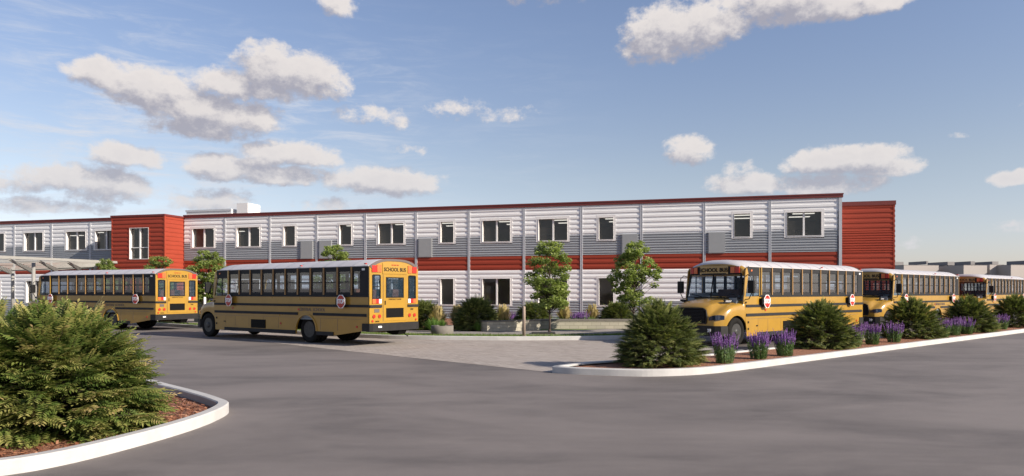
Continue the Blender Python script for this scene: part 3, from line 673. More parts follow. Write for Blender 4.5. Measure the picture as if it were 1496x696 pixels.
    for u in us:
        k = 1.0; dz = 0
        if u < -.6: f = (u+.6)/-.3; k = 1-.06*f*f; dz = -.10*f*f
        if u > UR-.2: f = (u-UR+.2)/.2; k = 1-.02*f*f; dz = -.04*f*f
        rb = len(mb.v); rows.append(rb)
        for (y, z) in prof(u): mb.v.append((u, y*k, z+dz*(1 if z > ZG+.05 else .3)))
    for a_, c_ in zip(rows, rows[1:]):
        for k in range(16): mb.face((a_+k, c_+k, c_+k+1, a_+k+1), 0, smooth=True)
    rf = mb.build('roof', M['roof'], b, fix=False)
    for sgn in (-1, 1):
        mb = MB(); yo = -HW-.022 if sgn < 0 else HW-.012; mb.box(-.8, UR-.03, yo, yo+.034, ZG-.012, ZG+.012); mb.build('drip_rail', M['roof'], rf)
    for i in range(0, 11):
        mb = MB(); pp = prof(0); u = i*P_+.02; rb = len(mb.v)
        for (y, z) in pp: mb.v += [(u, y*1.004, z+.007), (u+.022, y*1.004, z+.007)]
        for k in range(16): mb.face((rb+2*k, rb+2*k+1, rb+2*k+3, rb+2*k+2))
        mb.build('roof_seam', M['chrome'], rf, fix=False)
    # front cap with sign and flashers
    mb = MB(); pts = [(y*.995, z-.003) for y, z in prof(0)]+[(HW*.99, 2.42), (-HW*.99, 2.42)]
    b0 = len(mb.v); n = len(pts)
    for (x, sc_, dz) in ((-.62, 1, 0), (-.90, .955, -.06), (-.98, .92, -.12), (-1.0, .90, -.16)):
        for (y, z) in pts: mb.v.append((x-(.10*(1-(y/HW)**2)), y*sc_, (z if z < 2.5 else z+dz*max(0, (z-2.5)/.3)*.75)))
    for r in range(3):
        for k in range(n):
            j = (k+1) % n; za = (mb.v[b0+r*n+k][2]+mb.v[b0+r*n+j][2])/2
            mb.face((b0+r*n+k, b0+(r+1)*n+k, b0+(r+1)*n+j, b0+r*n+j), 1 if (za > 2.80 and r < 2) or (r == 0 and za > 2.6) else 0, smooth=True)
    mb.face([b0+3*n+k for k in range(n)])
    cap = mb.build('front_cap', [M['yellow'], M['roof']], b)
    def bow(y): return -1.0-.10*(1-(y/HW)**2)
    mb = MB(); ysx = [-.98+1.96*i/12 for i in range(13)]
    for ya, yb in zip(ysx, ysx[1:]):
        mb.poly([(bow(ya)-.016, ya, 2.50), (bow(yb)-.016, yb, 2.50), (bow(yb)-.008, yb, 2.76), (bow(ya)-.008, ya, 2.76)])
    mb.build('flasher_panel', M['black'], cap, fix=False)
    mb = MB(); ysx = [-.58+1.16*i/8 for i in range(9)]
    for ya, yb in zip(ysx, ysx[1:]): mb.poly([(bow(ya)-.024, ya, 2.49), (bow(yb)-.024, yb, 2.49), (bow(yb)-.016, yb, 2.79), (bow(ya)-.016, ya, 2.79)])
    mb.build('sign_board', M['yellow'], cap, fix=False)
    text_obj('SCHOOL BUS', .195, M['black'], cap, (-1.136, 0, 2.635), (R(90), 0, R(-90)), bold=.004)
    for sy in (-1, 1):
        for (yc, m) in ((.76, 'amber'), (.93, 'red')):
            mb = MB(); y_ = yc*sy; x_ = bow(y_)-.03; mb.box(-.02, .012, -.075, .075, -.11, .11); o = mb.build('flasher', M[m], cap); o.location = (x_, y_, 2.635); o.rotation_euler = (0, 0, -.14*y_)
    # windshield, bowed, raked
    mb = MB(); zs_ = [1.66, 2.10, 2.50]; g_ = []
    for z in zs_:
        for i in range(11):
            y = -1.08+2.16*i/10; k = (z-1.66)/.84; y *= 1-.06*k; mb.v.append((-1.12+.17*k-.16*(1-(y/HW)**2), y, z))
    for r in range(2):
        for i in range(10): mb.face((r*11+i, r*11+i+1, (r+1)*11+i+1, (r+1)*11+i), smooth=True)
    ws = mb.build('windshield', M['wshield'], b, fix=False)
    mb = MB()
    def wp(y, z):
        k = (z-1.66)/.84; y2 = y*(1-.06*k); return (-1.12+.17*k-.16*(1-(y2/HW)**2), y2, z)
    for y in (-1.10, 1.10): mb.beam(wp(y, 1.64), wp(y, 2.52), .07, .05)
    mb.beam(wp(0, 1.64), wp(0, 2.5), .03, .03)
    yl = [-1.1+2.2*i/10 for i in range(11)]
    for a_, c_ in zip(yl, yl[1:]): mb.beam(wp(a_, 1.65), wp(c_, 1.65), .05, .07); mb.beam(wp(a_, 2.50), wp(c_, 2.50), .05, .05)
    mb.build('windshield_frame', M['black'], ws)
    for y in (-.45, .35): 
        mb = MB(); p = wp(y, 1.69); q = wp(y+.5, 1.78); mb.tube([(p[0]-.05, p[1], p[2]), (q[0]-.03, q[1], q[2])], .012, 6)
        mb.build('wiper', M['black'], ws)
    # hood and fenders : lofted clip
    mb = MB(); S = [0, .12, .25, .38, .5, .62, .72, .82, .9, .96, 1.0, 1.02]; u_of = lambda s: -1.0-1.43*s
    def section(s):
        u = u_of(s); w = 1.19 if s < .55 else 1.19-.30*((s-.55)/.47)**2.2
        zf = 1.50-.18*s if s < .45 else 1.419-.42*((s-.45)/.57)**1.7
        zh = 1.665-.26*s-(.10*max(0, (s-.8)/.22)**2)
        wh = .86-.16*s-(.06*max(0, (s-.85)/.17)**2)
        if s < .08: zf = 1.56
        da = abs(u-UWF); zl = .62 if s > .35 else .45
        if da < .60: zl = max(zl, .50+math.sqrt(.36-da*da)*.93)
        zl = min(zl, zf-.12)
        h = [(w, zl), (w+.01, (zl+zf)/2), (w, zf-.10), (w-.05, zf-.03), (w-.14, zf), (max(wh+.10, w-.25), zf+.01), (wh+.03, zf+.05 if zf < zh-.1 else zh-.05), (wh-.03, zh-.03), (wh-.12, zh), (wh*.5, zh+.03), (0, zh+.045)]
        return [(u, -y, z) for y, z in h]+[(u, y, z) for y, z in h[-2::-1]]
    SS = []
    s = 0
    while s < 1.02: SS.append(s); s += .03
    SS.append(1.02)
    n = len(section(0)); rows = []
    for s in SS: rows.append(len(mb.v)); mb.v += section(s)
    for a_, c_ in zip(rows, rows[1:]):
        for k in range(n-1): mb.face((a_+k, a_+k+1, c_+k+1, c_+k), smooth=True)
    mb.face([rows[-1]+k for k in range(n)])
    hood = mb.build('hood', M['yellow'], b)
    # dark wheel housings behind the fender openings and arches
    mb = MB()
    for sy in (-1, 1):
        ya, yb = (.55*sy, 1.12*sy) if sy > 0 else (-1.12, -.55)
        for uc in (UWF, UWR):
            ar = arch(uc, .48, .60)
            for p, q in zip(ar, ar[1:]): mb.poly([(p[0], ya, p[1]), (p[0], yb, p[1]), (q[0], yb, q[1]), (q[0], ya, q[1])])
            mb.poly([(x, .55*sy, z) for x, z in ar])
    mb.box(-2.2, UR-.1, -.5, .5, .5, .8); mb.box(-.9, UWR-.62, -1.13, 1.13, .72, .80); mb.box(UWR+.62, UR-.1, -1.13, 1.13, .72, .80)
    mb.build('chassis', M['blackvoid'], b, fix=False)
    for sy in (-1, 1):
        mb = MB()
        for uc, r_ in ((UWR, .56),):
            o_, i_ = arch(uc, .46, r_+.055, r_+.055), arch(uc, .46, r_, r_); yo = (-HW-.03, -HW) if sy < 0 else (HW, HW+.03)
            for k in range(len(o_)-1): mb.prism([o_[k], o_[k+1], i_[k+1], i_[k]], 'y', yo[0], yo[1])
        mb.build('arch_trim', M['yellow'], b)
    # hood details
    uf = u_of(1.02)
    mb = MB(); 
    gp = [(-.62, .80), (.62, .80), (.66, 1.0), (.62, 1.24), (.5, 1.31), (-.5, 1.31), (-.62, 1.24), (-.66, 1.0)]
    mb.prism([(y, z) for y, z in gp], 'x', uf-.012, uf+.01, 0)
    for i in range(9): mb.box(uf-.035, uf-.013, -.56, .56, .84+i*.048, .857+i*.048, 1)
    for p, q in zip(gp, gp[1:]+gp[:1]): mb.beam((uf-.02, p[0], p[1]), (uf-.02, q[0], q[1]), .035, .035, 2)
    mb.build('grille', [M['blackvoid'], M['belt'], M['bumper']], hood)
    for sy in (-1, 1):
        # headlight wrapping the fender corner
        mb = MB(); pts = []
        for i in range(9):
            f = i/8; s = 1.02-.0*f; 
            y = .74+.26*min(1, f*1.5); u = uf-.012+(.0 if f < .45 else (f-.45)*.62)
            if f > .45: y = .92+.19*((f-.45)/.55)**.6
            pts.append((u-.012, y*sy, .90+.03*f, 1.0+.09*math.sin(f*PI*.75)))
        for p, q in zip(pts, pts[1:]): mb.poly([(p[0], p[1], p[2]), (q[0], q[1], q[2]), (q[0], q[1], q[3]), (p[0], p[1], p[3])]); 
        o = mb.build('headlight', M['lens'], hood, fix=False); sm = o.modifiers.new('s', 'SOLIDIFY'); sm.thickness = .03; sm.offset = 0
        mb = MB(); b0 = 0
        el_ = [(-1.62+.20*math.cos(t), 1.545+.05*math.sin(t)-.03*math.cos(t)) for t in [2*PI*k/16 for k in range(16)]]
        yv = (-.93, -.86) if sy < 0 else (.86, .93)
        mb.prism(el_, 'y', yv[0], yv[1], 0)
        for k in range(5): u = -1.76+k*.07; mb.beam((u-.02, yv[0]-.003 if sy < 0 else yv[1]+.003, 1.52), (u+.03, yv[0]-.003 if sy < 0 else yv[1]+.003, 1.575), .01, .018, 1)
        mb.build('hood_vent', [M['belt'], M['clearlens']], hood)
    mb = MB(); mb.box(uf+.12, uf+.2, -.1, .1, 1.405, 1.415); mb.build('hood_badge', M['plate'], hood)
    # bumpers
    mb = MB(); fp = [(-2.45, -.95), (-2.52, -.6), (-2.55, 0), (-2.52, .6), (-2.45, .95), (-2.34, 1.12), (-2.05, 1.20), (-2.02, 1.12), (-2.3, .9), (-2.3, -.9), (-2.02, -1.12), (-2.05, -1.20), (-2.34, -1.12)]
    mb.prism(fp, 'z', .38, .72); fb = mb.build('front_bumper', M['bumper'], b)
    text_obj('309', .16, M['white'], fb, (-2.50, -.72, .56), (R(90), 0, R(-90-6)), bold=.004)
    text_obj('309', .10, M['black'], b, (-.99, -HW-.004, 1.49), (R(90), 0, 0), bold=.001)
    mb = MB(); mb.prism([(UR-.34, -HW-.02), (UR+.02, -HW-.02), (UR+.10, -HW+.08), (UR+.10, HW-.08), (UR+.02, HW+.02), (UR-.34, HW+.02)], 'z', .52, .785)
    rb_ = mb.build('rear_bumper', M['bumper'], b)
    mb = MB(); mb.box(UR+.101, UR+.106, -.88, -.72, .64, .70); mb.build('bumper_plate', M['white'], rb_)
    mb = MB(); mb.prism([(UR-.9, .52), (UR+.02, .52), (UR-.1, .36), (UR-.35, .33), (UR-.6, .40)], 'y', .25, .62); mb.tube([(UR-.1, .55, .40), (UR+.05, .62, .28)], .02, 6); mb.build('tow_hitch', M['blackvoid'], rb_)
    # rear wall
    r0, r1 = UR-.03, UR+.004
    mb = MB(); yb_ = HW
    def rbx(ya, yc, za, zb, m=0, e=0.): mb.box(r0, r1+e, ya, yc, za, zb, m)
    mb.prism([(-HW, .79), (HW, .79), (HW, 1.62), (-HW, 1.62)], 'x', r0, r1)
    for (ya, yc) in ((-HW, -1.06), (-.70, -.60), (-.60+.0, -.47), (.47, .60), (.60, .70), (1.06, HW)): rbx(ya, yc, 1.62, 2.44)
    rbx(-.46999, .46999, 1.62, 1.70)
    rbx(-HW, HW, 2.44, 2.52); topp = [(y*.985, z-.012) for y, z in prof(0)]
    mb.prism([(-HW, 2.52), (-HW, ZG-.02)]+topp[1:-1]+[(HW, ZG-.02), (HW, 2.52)], 'x', r0, r1, 0)
    rear = mb.build('rear_wall', M['yellow'], b)
    mb = MB(); outp = prof(0); ip = [(y*.93, z-.075) for y, z in outp]
    for k in range(16): mb.prism([outp[k], outp[k+1], ip[k+1], ip[k]], 'x', r1-.003, r1+.022)
    mb.build('roof_edge', M['plate'], rear)
    # rear glazing
    for (ya, yc, za, zb) in ((-1.06, -.70, 1.62, 2.44), (.70, 1.06, 1.62, 2.44)):
        mb = MB(); xm = r1-.015; mb.poly([(xm, ya, za), (xm, yc, za), (xm, yc, zb), (xm, ya, zb)]); 
        for q in ((ya-.02, ya+.02, za, zb), (yc-.02, yc+.02, za, zb), (ya+.02, yc-.02, za-.02, za+.02), (ya+.02, yc-.02, zb-.02, zb+.02)): mb.box(r1-.01, r1+.012, q[0], q[1], q[2], q[3], 1)
        if ya < 0: mb.box(r1-.01, r1+.010, ya+.02, yc-.02, 2.03, 2.06, 1)
        mb.build('rear_window', [M['bglass'], M['black']], rear, fix=False)
    mb = MB(); e = r1+.012
    for q in ((-.56, .56, .86, 1.68), (-.56, -.42, 1.68, 2.36), (.42, .56, 1.68, 2.36), (-.56, .56, 2.36, 2.46)): mb.box(r1+.001, e, q[0], q[1], q[2], q[3])
    door = mb.build('rear_door', M['yellow'], b)
    mb = MB(); mb.poly([(e-.006, -.42, 1.68), (e-.006, .42, 1.68), (e-.006, .42, 2.36), (e-.006, -.42, 2.36)])
    for q in ((-.44, -.40, 1.66, 2.38), (.40, .44, 1.66, 2.38), (-.4, .4, 1.66, 1.70), (-.4, .4, 2.34, 2.38)): mb.box(e-.004, e+.008, q[0], q[1], q[2], q[3], 1)
    mb.build('door_window', [M['bglass'], M['black']], door, fix=False)
    mb = MB(); mb.box(e, e+.006, -.43, .43, .97, 1.30); mb.build('lower_door_window', M['blackvoid'], door)
    mb = MB(); mb.box(e, e+.03, -.50, -.475, 1.42, 1.56); mb.build('door_handle', M['black'], door)
    for q in ((-.572, -.562, .84, 2.47), (.562, .572, .84, 2.47)): mb = MB(); mb.box(r1+.001, r1+.006, q[0], q[1], q[2], q[3]); mb.build('door_seal', M['plate'], rear)
    text_obj('EMERGENCY DOOR', .07, M['black'], door, (e+.004, 0, 1.605), (R(90), 0, R(90)))
    mb = MB(); mb.box(r1+.001, r1+.02, -.60, .60, 2.49, 2.86); sb_ = mb.build('sign_board', M['yellow'], rear)
    text_obj('SCHOOL BUS', .18, M['black'], sb_, (r1+.024, 0, 2.64), (R(90), 0, R(90)), bold=.004)
    text_obj('BUS  STOP  BUS', .05, M['red'], sb_, (r1+.024, 0, 2.80), (R(90), 0, R(90)), bold=.002)
    for sy in (-1, 1):
        for (ya, yc, m, z1) in ((.88, 1.10, 'red', 2.80), (.66, .86, 'amber', 2.80)):
            mb = MB(); mb.box(r1+.001, r1+.028, min(ya*sy, yc*sy), max(ya*sy, yc*sy), 2.54, z1 if m != 'red' else 2.77); mb.build('flasher', M[m], rear)
        for (ya, yc, m) in ((.66, .78, 'clearlens'), (.78, .92, 'red'), (.92, 1.08, 'amber')):
            mb = MB(); mb.box(r1+.001, r1+.03, min(ya*sy, yc*sy), max(ya*sy, yc*sy), 1.47, 1.62); mb.build('tail_light', M[m], rear)
        mb = MB(); mb.box(r1+.001, r1+.035, min(.64*sy, 1.2*sy), max(.64*sy, 1.2*sy), 1.33, 1.42); mb.build('rub_rail', M['belt'], rear)
        for (yc, zc, r_) in ((.74, 1.03, .065), (1.0, 1.03, .065), (1.07, .87, .038)):
            mb = MB(); mb.disc((0, 0, 0), 1, [(r_, 0), (r_, .015), (r_*.7, .025)], 16); o = mb.build('reflector', M['red'], rear); o.location = (r1+.025, yc*sy, zc); o.rotation_euler = (0, 0, R(90))
    mb = MB(); mb.box(r1+.001, r1+.01, -.98, -.74, 1.16, 1.28); mb.build('licence_plate', M['plate'], rear)
    text_obj('1987', .09, M['black'], rear, (r1+.006, .86, 1.24), (R(90), 0, R(90)))
    text_obj('DIESEL', .07, M['black'], rear, (r1+.006, -.84, .85), (R(90), 0, R(90)))
    # side lettering, louvre, lights
    for sgn in (-1,):
        y_ = -HW-.006
        text_obj('CENTRAL SCHOOL', .17, M['plate'], b, (5.12, y_, 1.222), (R(90), 0, 0), bold=.001)
        mb = MB(); mb.box(1.50, 2.42, -HW-.012, -HW+.0, .47, .80)
        for k in range(7): mb.box(1.52, 2.40, -HW-.02, -HW-.013, .50+k*.042, .515+k*.042)
        mb.build('engine_louvre', M['blackvoid'], b)
        for (u, z) in ((3.3, .68), (7.45, .66), (4.35, 1.22), (.25, 1.22)):
            mb = MB(); mb.box(u, u+.07, -HW-.018, -HW, z-.03, z+.04); mb.build('side_marker', M['red'], b)
        for z in (.78, .55): mb = MB(); mb.box(-.86, -.80, -HW-.02, -HW, z, z+.07); mb.build('hatch_hinge', M['black'], b)
        mb = MB(); mb.box(-.32, -.22, -HW-.02, -HW, .66, .70); mb.build('hatch_latch', M['black'], b)
    for (u, m) in ((-.62, 'amber'), (4.5, 'red'), (UR-.2, 'red')):
        for sy in (-1, 1): 
            mb = MB(); yc = sy*(HW-.02); mb.box(u-.04, u+.04, yc-.03, yc+.03, ZG+.06 if m == 'red' else 2.58, (ZG+.10) if m == 'red' else 2.64); mb.build('marker_light', M[m], b)
    mb = MB(); mb.box(UR-.36, UR-.22, -HW-.006, -HW-.001, 2.60, 2.67); mb.build('side_marker', M['clearlens'], b)
    # stop arms
    for u in (.19, 6.82):
        mb = MB(); yc = -HW-.13; oc = [(u+.23*math.cos(PI/8+PI/4*k), 1.53+.25*math.sin(PI/8+PI/4*k)) for k in range(8)]; oi = [(u+(a-u)*.88, 1.53+(c-1.53)*.88) for a, c in oc]
        mb.prism(oc, 'y', yc-.008, yc+.008, 0); mb.prism(oi, 'y', yc-.012, yc-.0085, 1); mb.prism(oi, 'y', yc+.0085, yc+.012, 1)
        st = mb.build('stop_arm', [M['white'], M['red']], b)
        text_obj('STOP', .205, M['white'], st, (u, yc-.016, 1.53), (R(90), 0, 0), bold=.010, sx=.74)
        for dz in (-.19, .19): mb = MB(); mb.disc((u, yc-.012, 1.53+dz), -1, [(.03, 0), (.03, .015)], 12); mb.build('stop_lamp', M['red'], st)
        mb = MB(); mb.box(u-.30, u-.20, -HW-.11, -HW, 1.42, 1.64); mb.box(u-.22, u+.1, -HW-.115, -HW-.10, 1.46, 1.50); mb.box(u-.22, u+.1, -HW-.115, -HW-.10, 1.57, 1.61); mb.build('arm_bracket', M['blackvoid'], st)
    # mirrors
    for sy in (-1, 1):
        mb = MB(); ym = sy*(HW+.26); xm = -1.05
        mb.box(xm-.06, xm+.06, ym-.12, ym+.12, 1.82, 2.26); mr = mb.build('side_mirror', M['black'], b); bv = mr.modifiers.new('b', 'BEVEL'); bv.width = .03; bv.segments = 3
        mb = MB(); mb.tube([(-.95, sy*HW*.98, 2.40), (xm, sy*(HW+.12), 2.46), (xm, ym, 2.36), (xm, ym, 1.80), (xm, sy*(HW+.16), 1.62), (-1.0, sy*HW*.98, 1.60)], .016, 6); mb.build('mirror_arm', M['black'], mr)
    # wheels
    for (u, y, dual) in ((UWF, -1.04, 0), (UWF, 1.04, 0), (UWR, -.95, 1), (UWR, .95, 1)):
        sy = -1 if y < 0 else 1; w = empty('wheel', (u, y, RT)); w.parent = b
        mb = MB()
        def tyre(o): mb.disc((0, o, 0), sy, [(.30, -.13), (.42, -.135), (.475, -.12), (RT, -.08), (RT, .08), (.475, .12), (.42, .135), (.31, .13), (.29, .06)], 36)
        tyre(0)
        if dual: tyre(-sy*.30)
        mb.build('tyre', M['rubber'], w)
        mb = MB()
        if dual: mb.disc((0, 0, 0), sy, [(.295, .12), (.28, .11), (.24, -.02), (.13, -.04), (.12, .04), (.10, .06)], 30)
        else: mb.disc((0, 0, 0), sy, [(.295, .125), (.275, .12), (.25, .03), (.17, .10), (.12, .11), (.11, .15), (.06, .16)], 30)
        for k in range(8): t = 2*PI*k/8; mb.disc((.20*math.cos(t), (.02 if dual else .09)*sy, .20*math.sin(t)), sy, [(.018, -.03), (.018, .02)], 8)
        mb.build('rim', M['rim'], w)
    # interior
    mb = MB(); mb.box(-.95, UR-.05, -1.15, 1.15, .86, .92); mb.box(-1.25, -1.0, -1.0, 1.0, 1.2, 1.66); mb.box(-.15, -.1, -1.15, -.4, .92, 1.75)
    mb.box(UR-.34, UR-.033, -1.16, -.62, .92, 1.5)
    mb.build('interior_floor', M['darkint'], b)
    mb = MB(); ol = [(y*.985, z-.045) for y, z in prof(0)]; bb_ = len(mb.v)
    for u in (-.75, UR-.06): mb.v += [(u, y, z) for y, z in ol]
    for k in range(16): mb.face((bb_+k, bb_+17+k, bb_+18+k, bb_+k+1), smooth=True)
    mb.build('headliner', M['darkint'], b, fix=False)
    for sy in (-1, 1):
        mb = MB(); yc = sy*(HW-.045); mb.box(-.9, UR-.05, yc-.006, yc+.006, .93, 1.82); mb.build('interior_lining', M['darkint'], b)
    smesh = None
    for i in range(10):
        for sy in (-1, 1):
            if smesh is None:
                mb = MB(); mb.box(-.22, .20, -.48, .48, .36, .48); mb.prism([(.20, .40), (.30, .40), (.36, 1.02), (.28, 1.05), (.24, 1.02)], 'y', -.48, .48); mb.box(-.15, .1, -.4, .4, 0, .36)
                smesh = mb.mesh('seat', M['seat'])
            o = bpy.data.objects.new('seat', smesh); col.objects.link(o); o.parent = b; o.location = (.65+i*P_*.98, sy*.66, .92)
    mb = MB(); mb.tube([(-.86, -.55, 1.52), (-.80, -.55, 1.60)], .03, 8)
    for k in range(16):
        t0, t1 = 2*PI*k/16, 2*PI*(k+1)/16; mb.tube([(-.80, -.55+.22*math.cos(t0), 1.60+.2*math.sin(t0)), (-.80, -.55+.22*math.cos(t1), 1.60+.2*math.sin(t1))], .015, 5, cap=False)
    mb.build('steering_wheel', M['black'], b)
    return b
POSE = dict(A=(-11.438, 28.573, -.613), C=(8.809, 25.037, .701), D=(18.857, 34.226, .715), E=(30.4, 44.85, .719), Fb=(-24.316, 37.282, -.446))
LAB = dict(A='yellow school bus nearest on the left, whole side and rear door in view',
           Fb='yellow school bus partly behind the big left evergreen, ahead of another bus',
           C='yellow school bus at the front of the right row, number 309 on its black bumper',
           D='second yellow school bus of the right row, nose close behind the front bus',
           E='farthest yellow school bus at the right edge, rear cut off by the frame')
proto = make_bus(); tree = child_map()
for k in ('C', 'A', 'D', 'E', 'Fb'):
    o = proto if k == 'C' else copy_tree(proto, None, tree)
    x, y, t = POSE[k]
    o.location = (x-HW*math.sin(t), y+HW*math.cos(t), .004 if k in 'CA' else 0); o.rotation_euler = (0, 0, t)
    tag(o, LAB[k], 'school bus', 'school buses parked along the kerb')

# ================================================================ planting
def frond_mesh(name, nb, m, rad, h, seed, leaf=.07, wid=.013, flen=.30, pairs=8, mk='shrub', cone=.6, low=1.1, filler=.35, rag=1., spread=1.05, coat=0):
    """evergreen: boughs rise from the base and end in flat drooping sprays of pinnate fronds"""
    rnd = random.Random(seed); mb = MB()
    def frond(base, d, Lf, t0, roll, pr):
        side = d.cross(Vector((0, 0, 1)))
        if side.length < .1: side = Vector((1, 0, 0))
        side.normalize(); up = side.cross(d); side, up = side*math.cos(roll)+up*math.sin(roll), up*math.cos(roll)-side*math.sin(roll)
        for k in range(pr+1):
            f = (k+.6)/(pr+1); c = base+d*Lf*f+Vector((0, 0, -.16*Lf*f*f)); ll = leaf*rnd.uniform(.8, 1.15)*(1.1-.55*f)
            for sg in ((-1, 1) if k < pr else (0,)):
                dr = (d*.75+side*sg*.9+Vector((0, 0, -.12+rnd.uniform(-.15, .15)))).normalized() if sg else d
                w = dr.cross(up).normalized()*wid*.5*rnd.uniform(.8, 1.2); e = c+dr*ll+Vector((0, 0, -.15*ll)); mid = c+dr*ll*.5
                mb.poly([c, mid+w, e, mid-w], 0, min(1, max(0, t0+.42*f+rnd.uniform(-.1, .14))))
        w = side*.005; mb.poly([base-w, base+w, base+d*Lf*.9+Vector((0, 0, -.13*Lf))], 1)
    for i in range(nb):
        th = i*2.39996+rnd.uniform(-.4, .4); q = ((i+.5)/nb)**low
        q = min(.995, max(0, q+rnd.uniform(-.03, .03)))
        lump = 1+.06*math.sin(3*th+seed)+rnd.uniform(-.11, .07)*rag
        rr = rad*lump*((1-q**1.9)**cone)*(.92+.08*min(1, q*6)); z = h*(.05+.90*q)*(1+rnd.uniform(-.03, .05))
        tip = Vector((math.cos(th)*rr, math.sin(th)*rr, z)); root = Vector((math.cos(th)*rr*.2, math.sin(th)*rr*.2, z*(.80-.25*q)))
        D = (tip-root); LB = D.length; D.normalize()
        D2 = (D+Vector((math.cos(th), math.sin(th), .1))*.35).normalized() if q < .8 else D
        tone = rnd.uniform(-.16, .22)
        mb.tube([root, root.lerp(tip, .5)-Vector((0, 0, .03)), tip], [.014, .009, .003], 4, 1, cap=False)
        S = D.cross(Vector((0, 0, 1)));
        if S.length < .15: S = Vector((math.sin(th), -math.cos(th), 0))
        S.normalize()
        for j in range(m):
            f = 1-.62*(j/m)**1.2 if rnd.random() > filler else rnd.uniform(.3, .9)
            c = root.lerp(tip, f)-Vector((0, 0, .03*math.sin(PI*f)))
            sg = -1 if j % 2 else 1; an = rnd.uniform(.15, spread)*(1.15-.45*f)
            if j == 0: an = 0
            d = (D2*math.cos(an)+S*sg*math.sin(an)+Vector((0, 0, rnd.uniform(-.30, .16)+.22*q))).normalized()
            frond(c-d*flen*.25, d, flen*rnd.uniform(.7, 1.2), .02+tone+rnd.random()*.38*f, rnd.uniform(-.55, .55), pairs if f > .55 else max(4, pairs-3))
    for i in range(coat//8):
        th = rnd.random()*2*PI; k_ = rnd.uniform(.15, .75); zz_ = h*rnd.uniform(.04, .4); d = Vector((math.cos(th), math.sin(th), rnd.uniform(-.1, .8))).normalized()
        frond(Vector((math.cos(th)*rad*k_, math.sin(th)*rad*k_, zz_))-d*flen*.5, d, flen*1.3, rnd.random()*.25, rnd.uniform(-.7, .7), pairs)
    for i in range(coat):
        th = rnd.random()*2*PI; q = rnd.random()**low; lump = 1+.06*math.sin(3*th+seed)+.12*noise.noise((math.cos(th)*2.2+seed, math.sin(th)*2.2, q*4))
        rr = rad*lump*((1-q**1.9)**cone)*.97*rnd.uniform(.8, 1); z = h*(.05+.91*q)*rnd.uniform(.94, 1.02)
        e = -.15+1.1*q+rnd.uniform(-.35, .35); a = th+rnd.uniform(-.6, .6); d = Vector((math.cos(a)*math.cos(e), math.sin(a)*math.cos(e), math.sin(e)))
        frond(Vector((math.cos(th)*rr, math.sin(th)*rr, z))-d*flen*.7, d, flen*rnd.uniform(.7, 1.1), .05+rnd.random()*.38+.2*noise.noise((math.cos(th)*3, math.sin(th)*3, z*3)), rnd.uniform(-.7, .7), pairs)
    return mb.mesh(name, [M[mk], M['bark']], tint=True)
def place(me, name, loc, rz, s, label, cat, group=None, sz=None):
    o = bpy.data.objects.new(name, me); col.objects.link(o); o.location = loc; o.rotation_euler = (0, 0, rz); o.scale = (s, s, sz or s)
    return tag(o, label, cat, group)
big = frond_mesh('evergreen_shrub', 200, 19, 1.24, 1.56, 3, leaf=.135, wid=.030, flen=.40, pairs=9, cone=.44, coat=160)
place(big, 'evergreen_shrub', (-6.08, 9.38, .03), .4, .97, 'big feathery evergreen shrub with yellowish tips in the left island', 'shrub', sz=1.02)
place(big, 'evergreen_shrub', (-7.75, 10.2, .03), 2.6, .98, 'evergreen shrub at the left frame edge, merging with the big feathery shrub', 'shrub', sz=1.0)
GI = 'conical evergreen shrubs in the right island'
mid = frond_mesh('evergreen_shrub', 300, 17, 1.05, 1.54, 11, leaf=.060, wid=.020, flen=.22, pairs=6, mk='shrub2', cone=.60, filler=.15, rag=1.1, spread=1.3, coat=900)
mid2 = frond_mesh('evergreen_shrub', 230, 15, 1.06, 1.44, 23, leaf=.070, wid=.026, flen=.23, pairs=5, mk='shrub2', cone=.56, filler=.15, rag=1.1, spread=1.3, coat=700)
place(mid, 'evergreen_shrub', (3.52, 17.0, .10), 1.0, 1.0, 'evergreen shrub at the tip of the right island, nearest of the row', 'shrub', GI, 1.02)
for (x, y, rz, s, l) in ((9.72, 22.3, .3, 1.0, 'evergreen shrub in front of the bus marked 309, between purple flower clumps'), (15.3, 27.1, 2.2, 1.03, 'evergreen shrub in front of the nose of the second bus'),
                         (20.2, 31.3, 4.1, 1.05, 'evergreen shrub in front of the rear end of the second bus'), (25.3, 35.6, 5.3, 1.08, 'evergreen shrub at the right frame edge, last of the island row')):
    place(mid2, 'evergreen_shrub', (x, y, .10), rz, s, l, 'shrub', GI, s*1.05)
GB = 'rounded evergreen shrubs along the school wall'
bush = frond_mesh('evergreen_shrub', 150, 10, .98, 1.36, 31, leaf=.07, wid=.03, flen=.23, pairs=4, mk='shrub2', cone=.46, filler=.15, rag=.3, spread=1.35, coat=2600)
for (px, Y, z, s, sz, l) in ((619, 32.5, .15, 1.0, 1.0, 'rounded evergreen bush half hidden by the rear corner of the left bus'), (697, 31.9, .15, 1.08, 1.04, 'rounded evergreen bush behind the left end of the low block wall'),
                           (780, 34.8, .2, 1.02, .86, 'rounded evergreen bush behind the wooden post and the slim young tree'), (902, 35.2, .2, 1.0, .88, 'rounded evergreen bush under the single lower window behind the second tree')):
    place(bush, 'evergreen_shrub', ((px-CX)/F*Y, Y, z), px*.1, s, l, 'shrub', GB, s*sz)
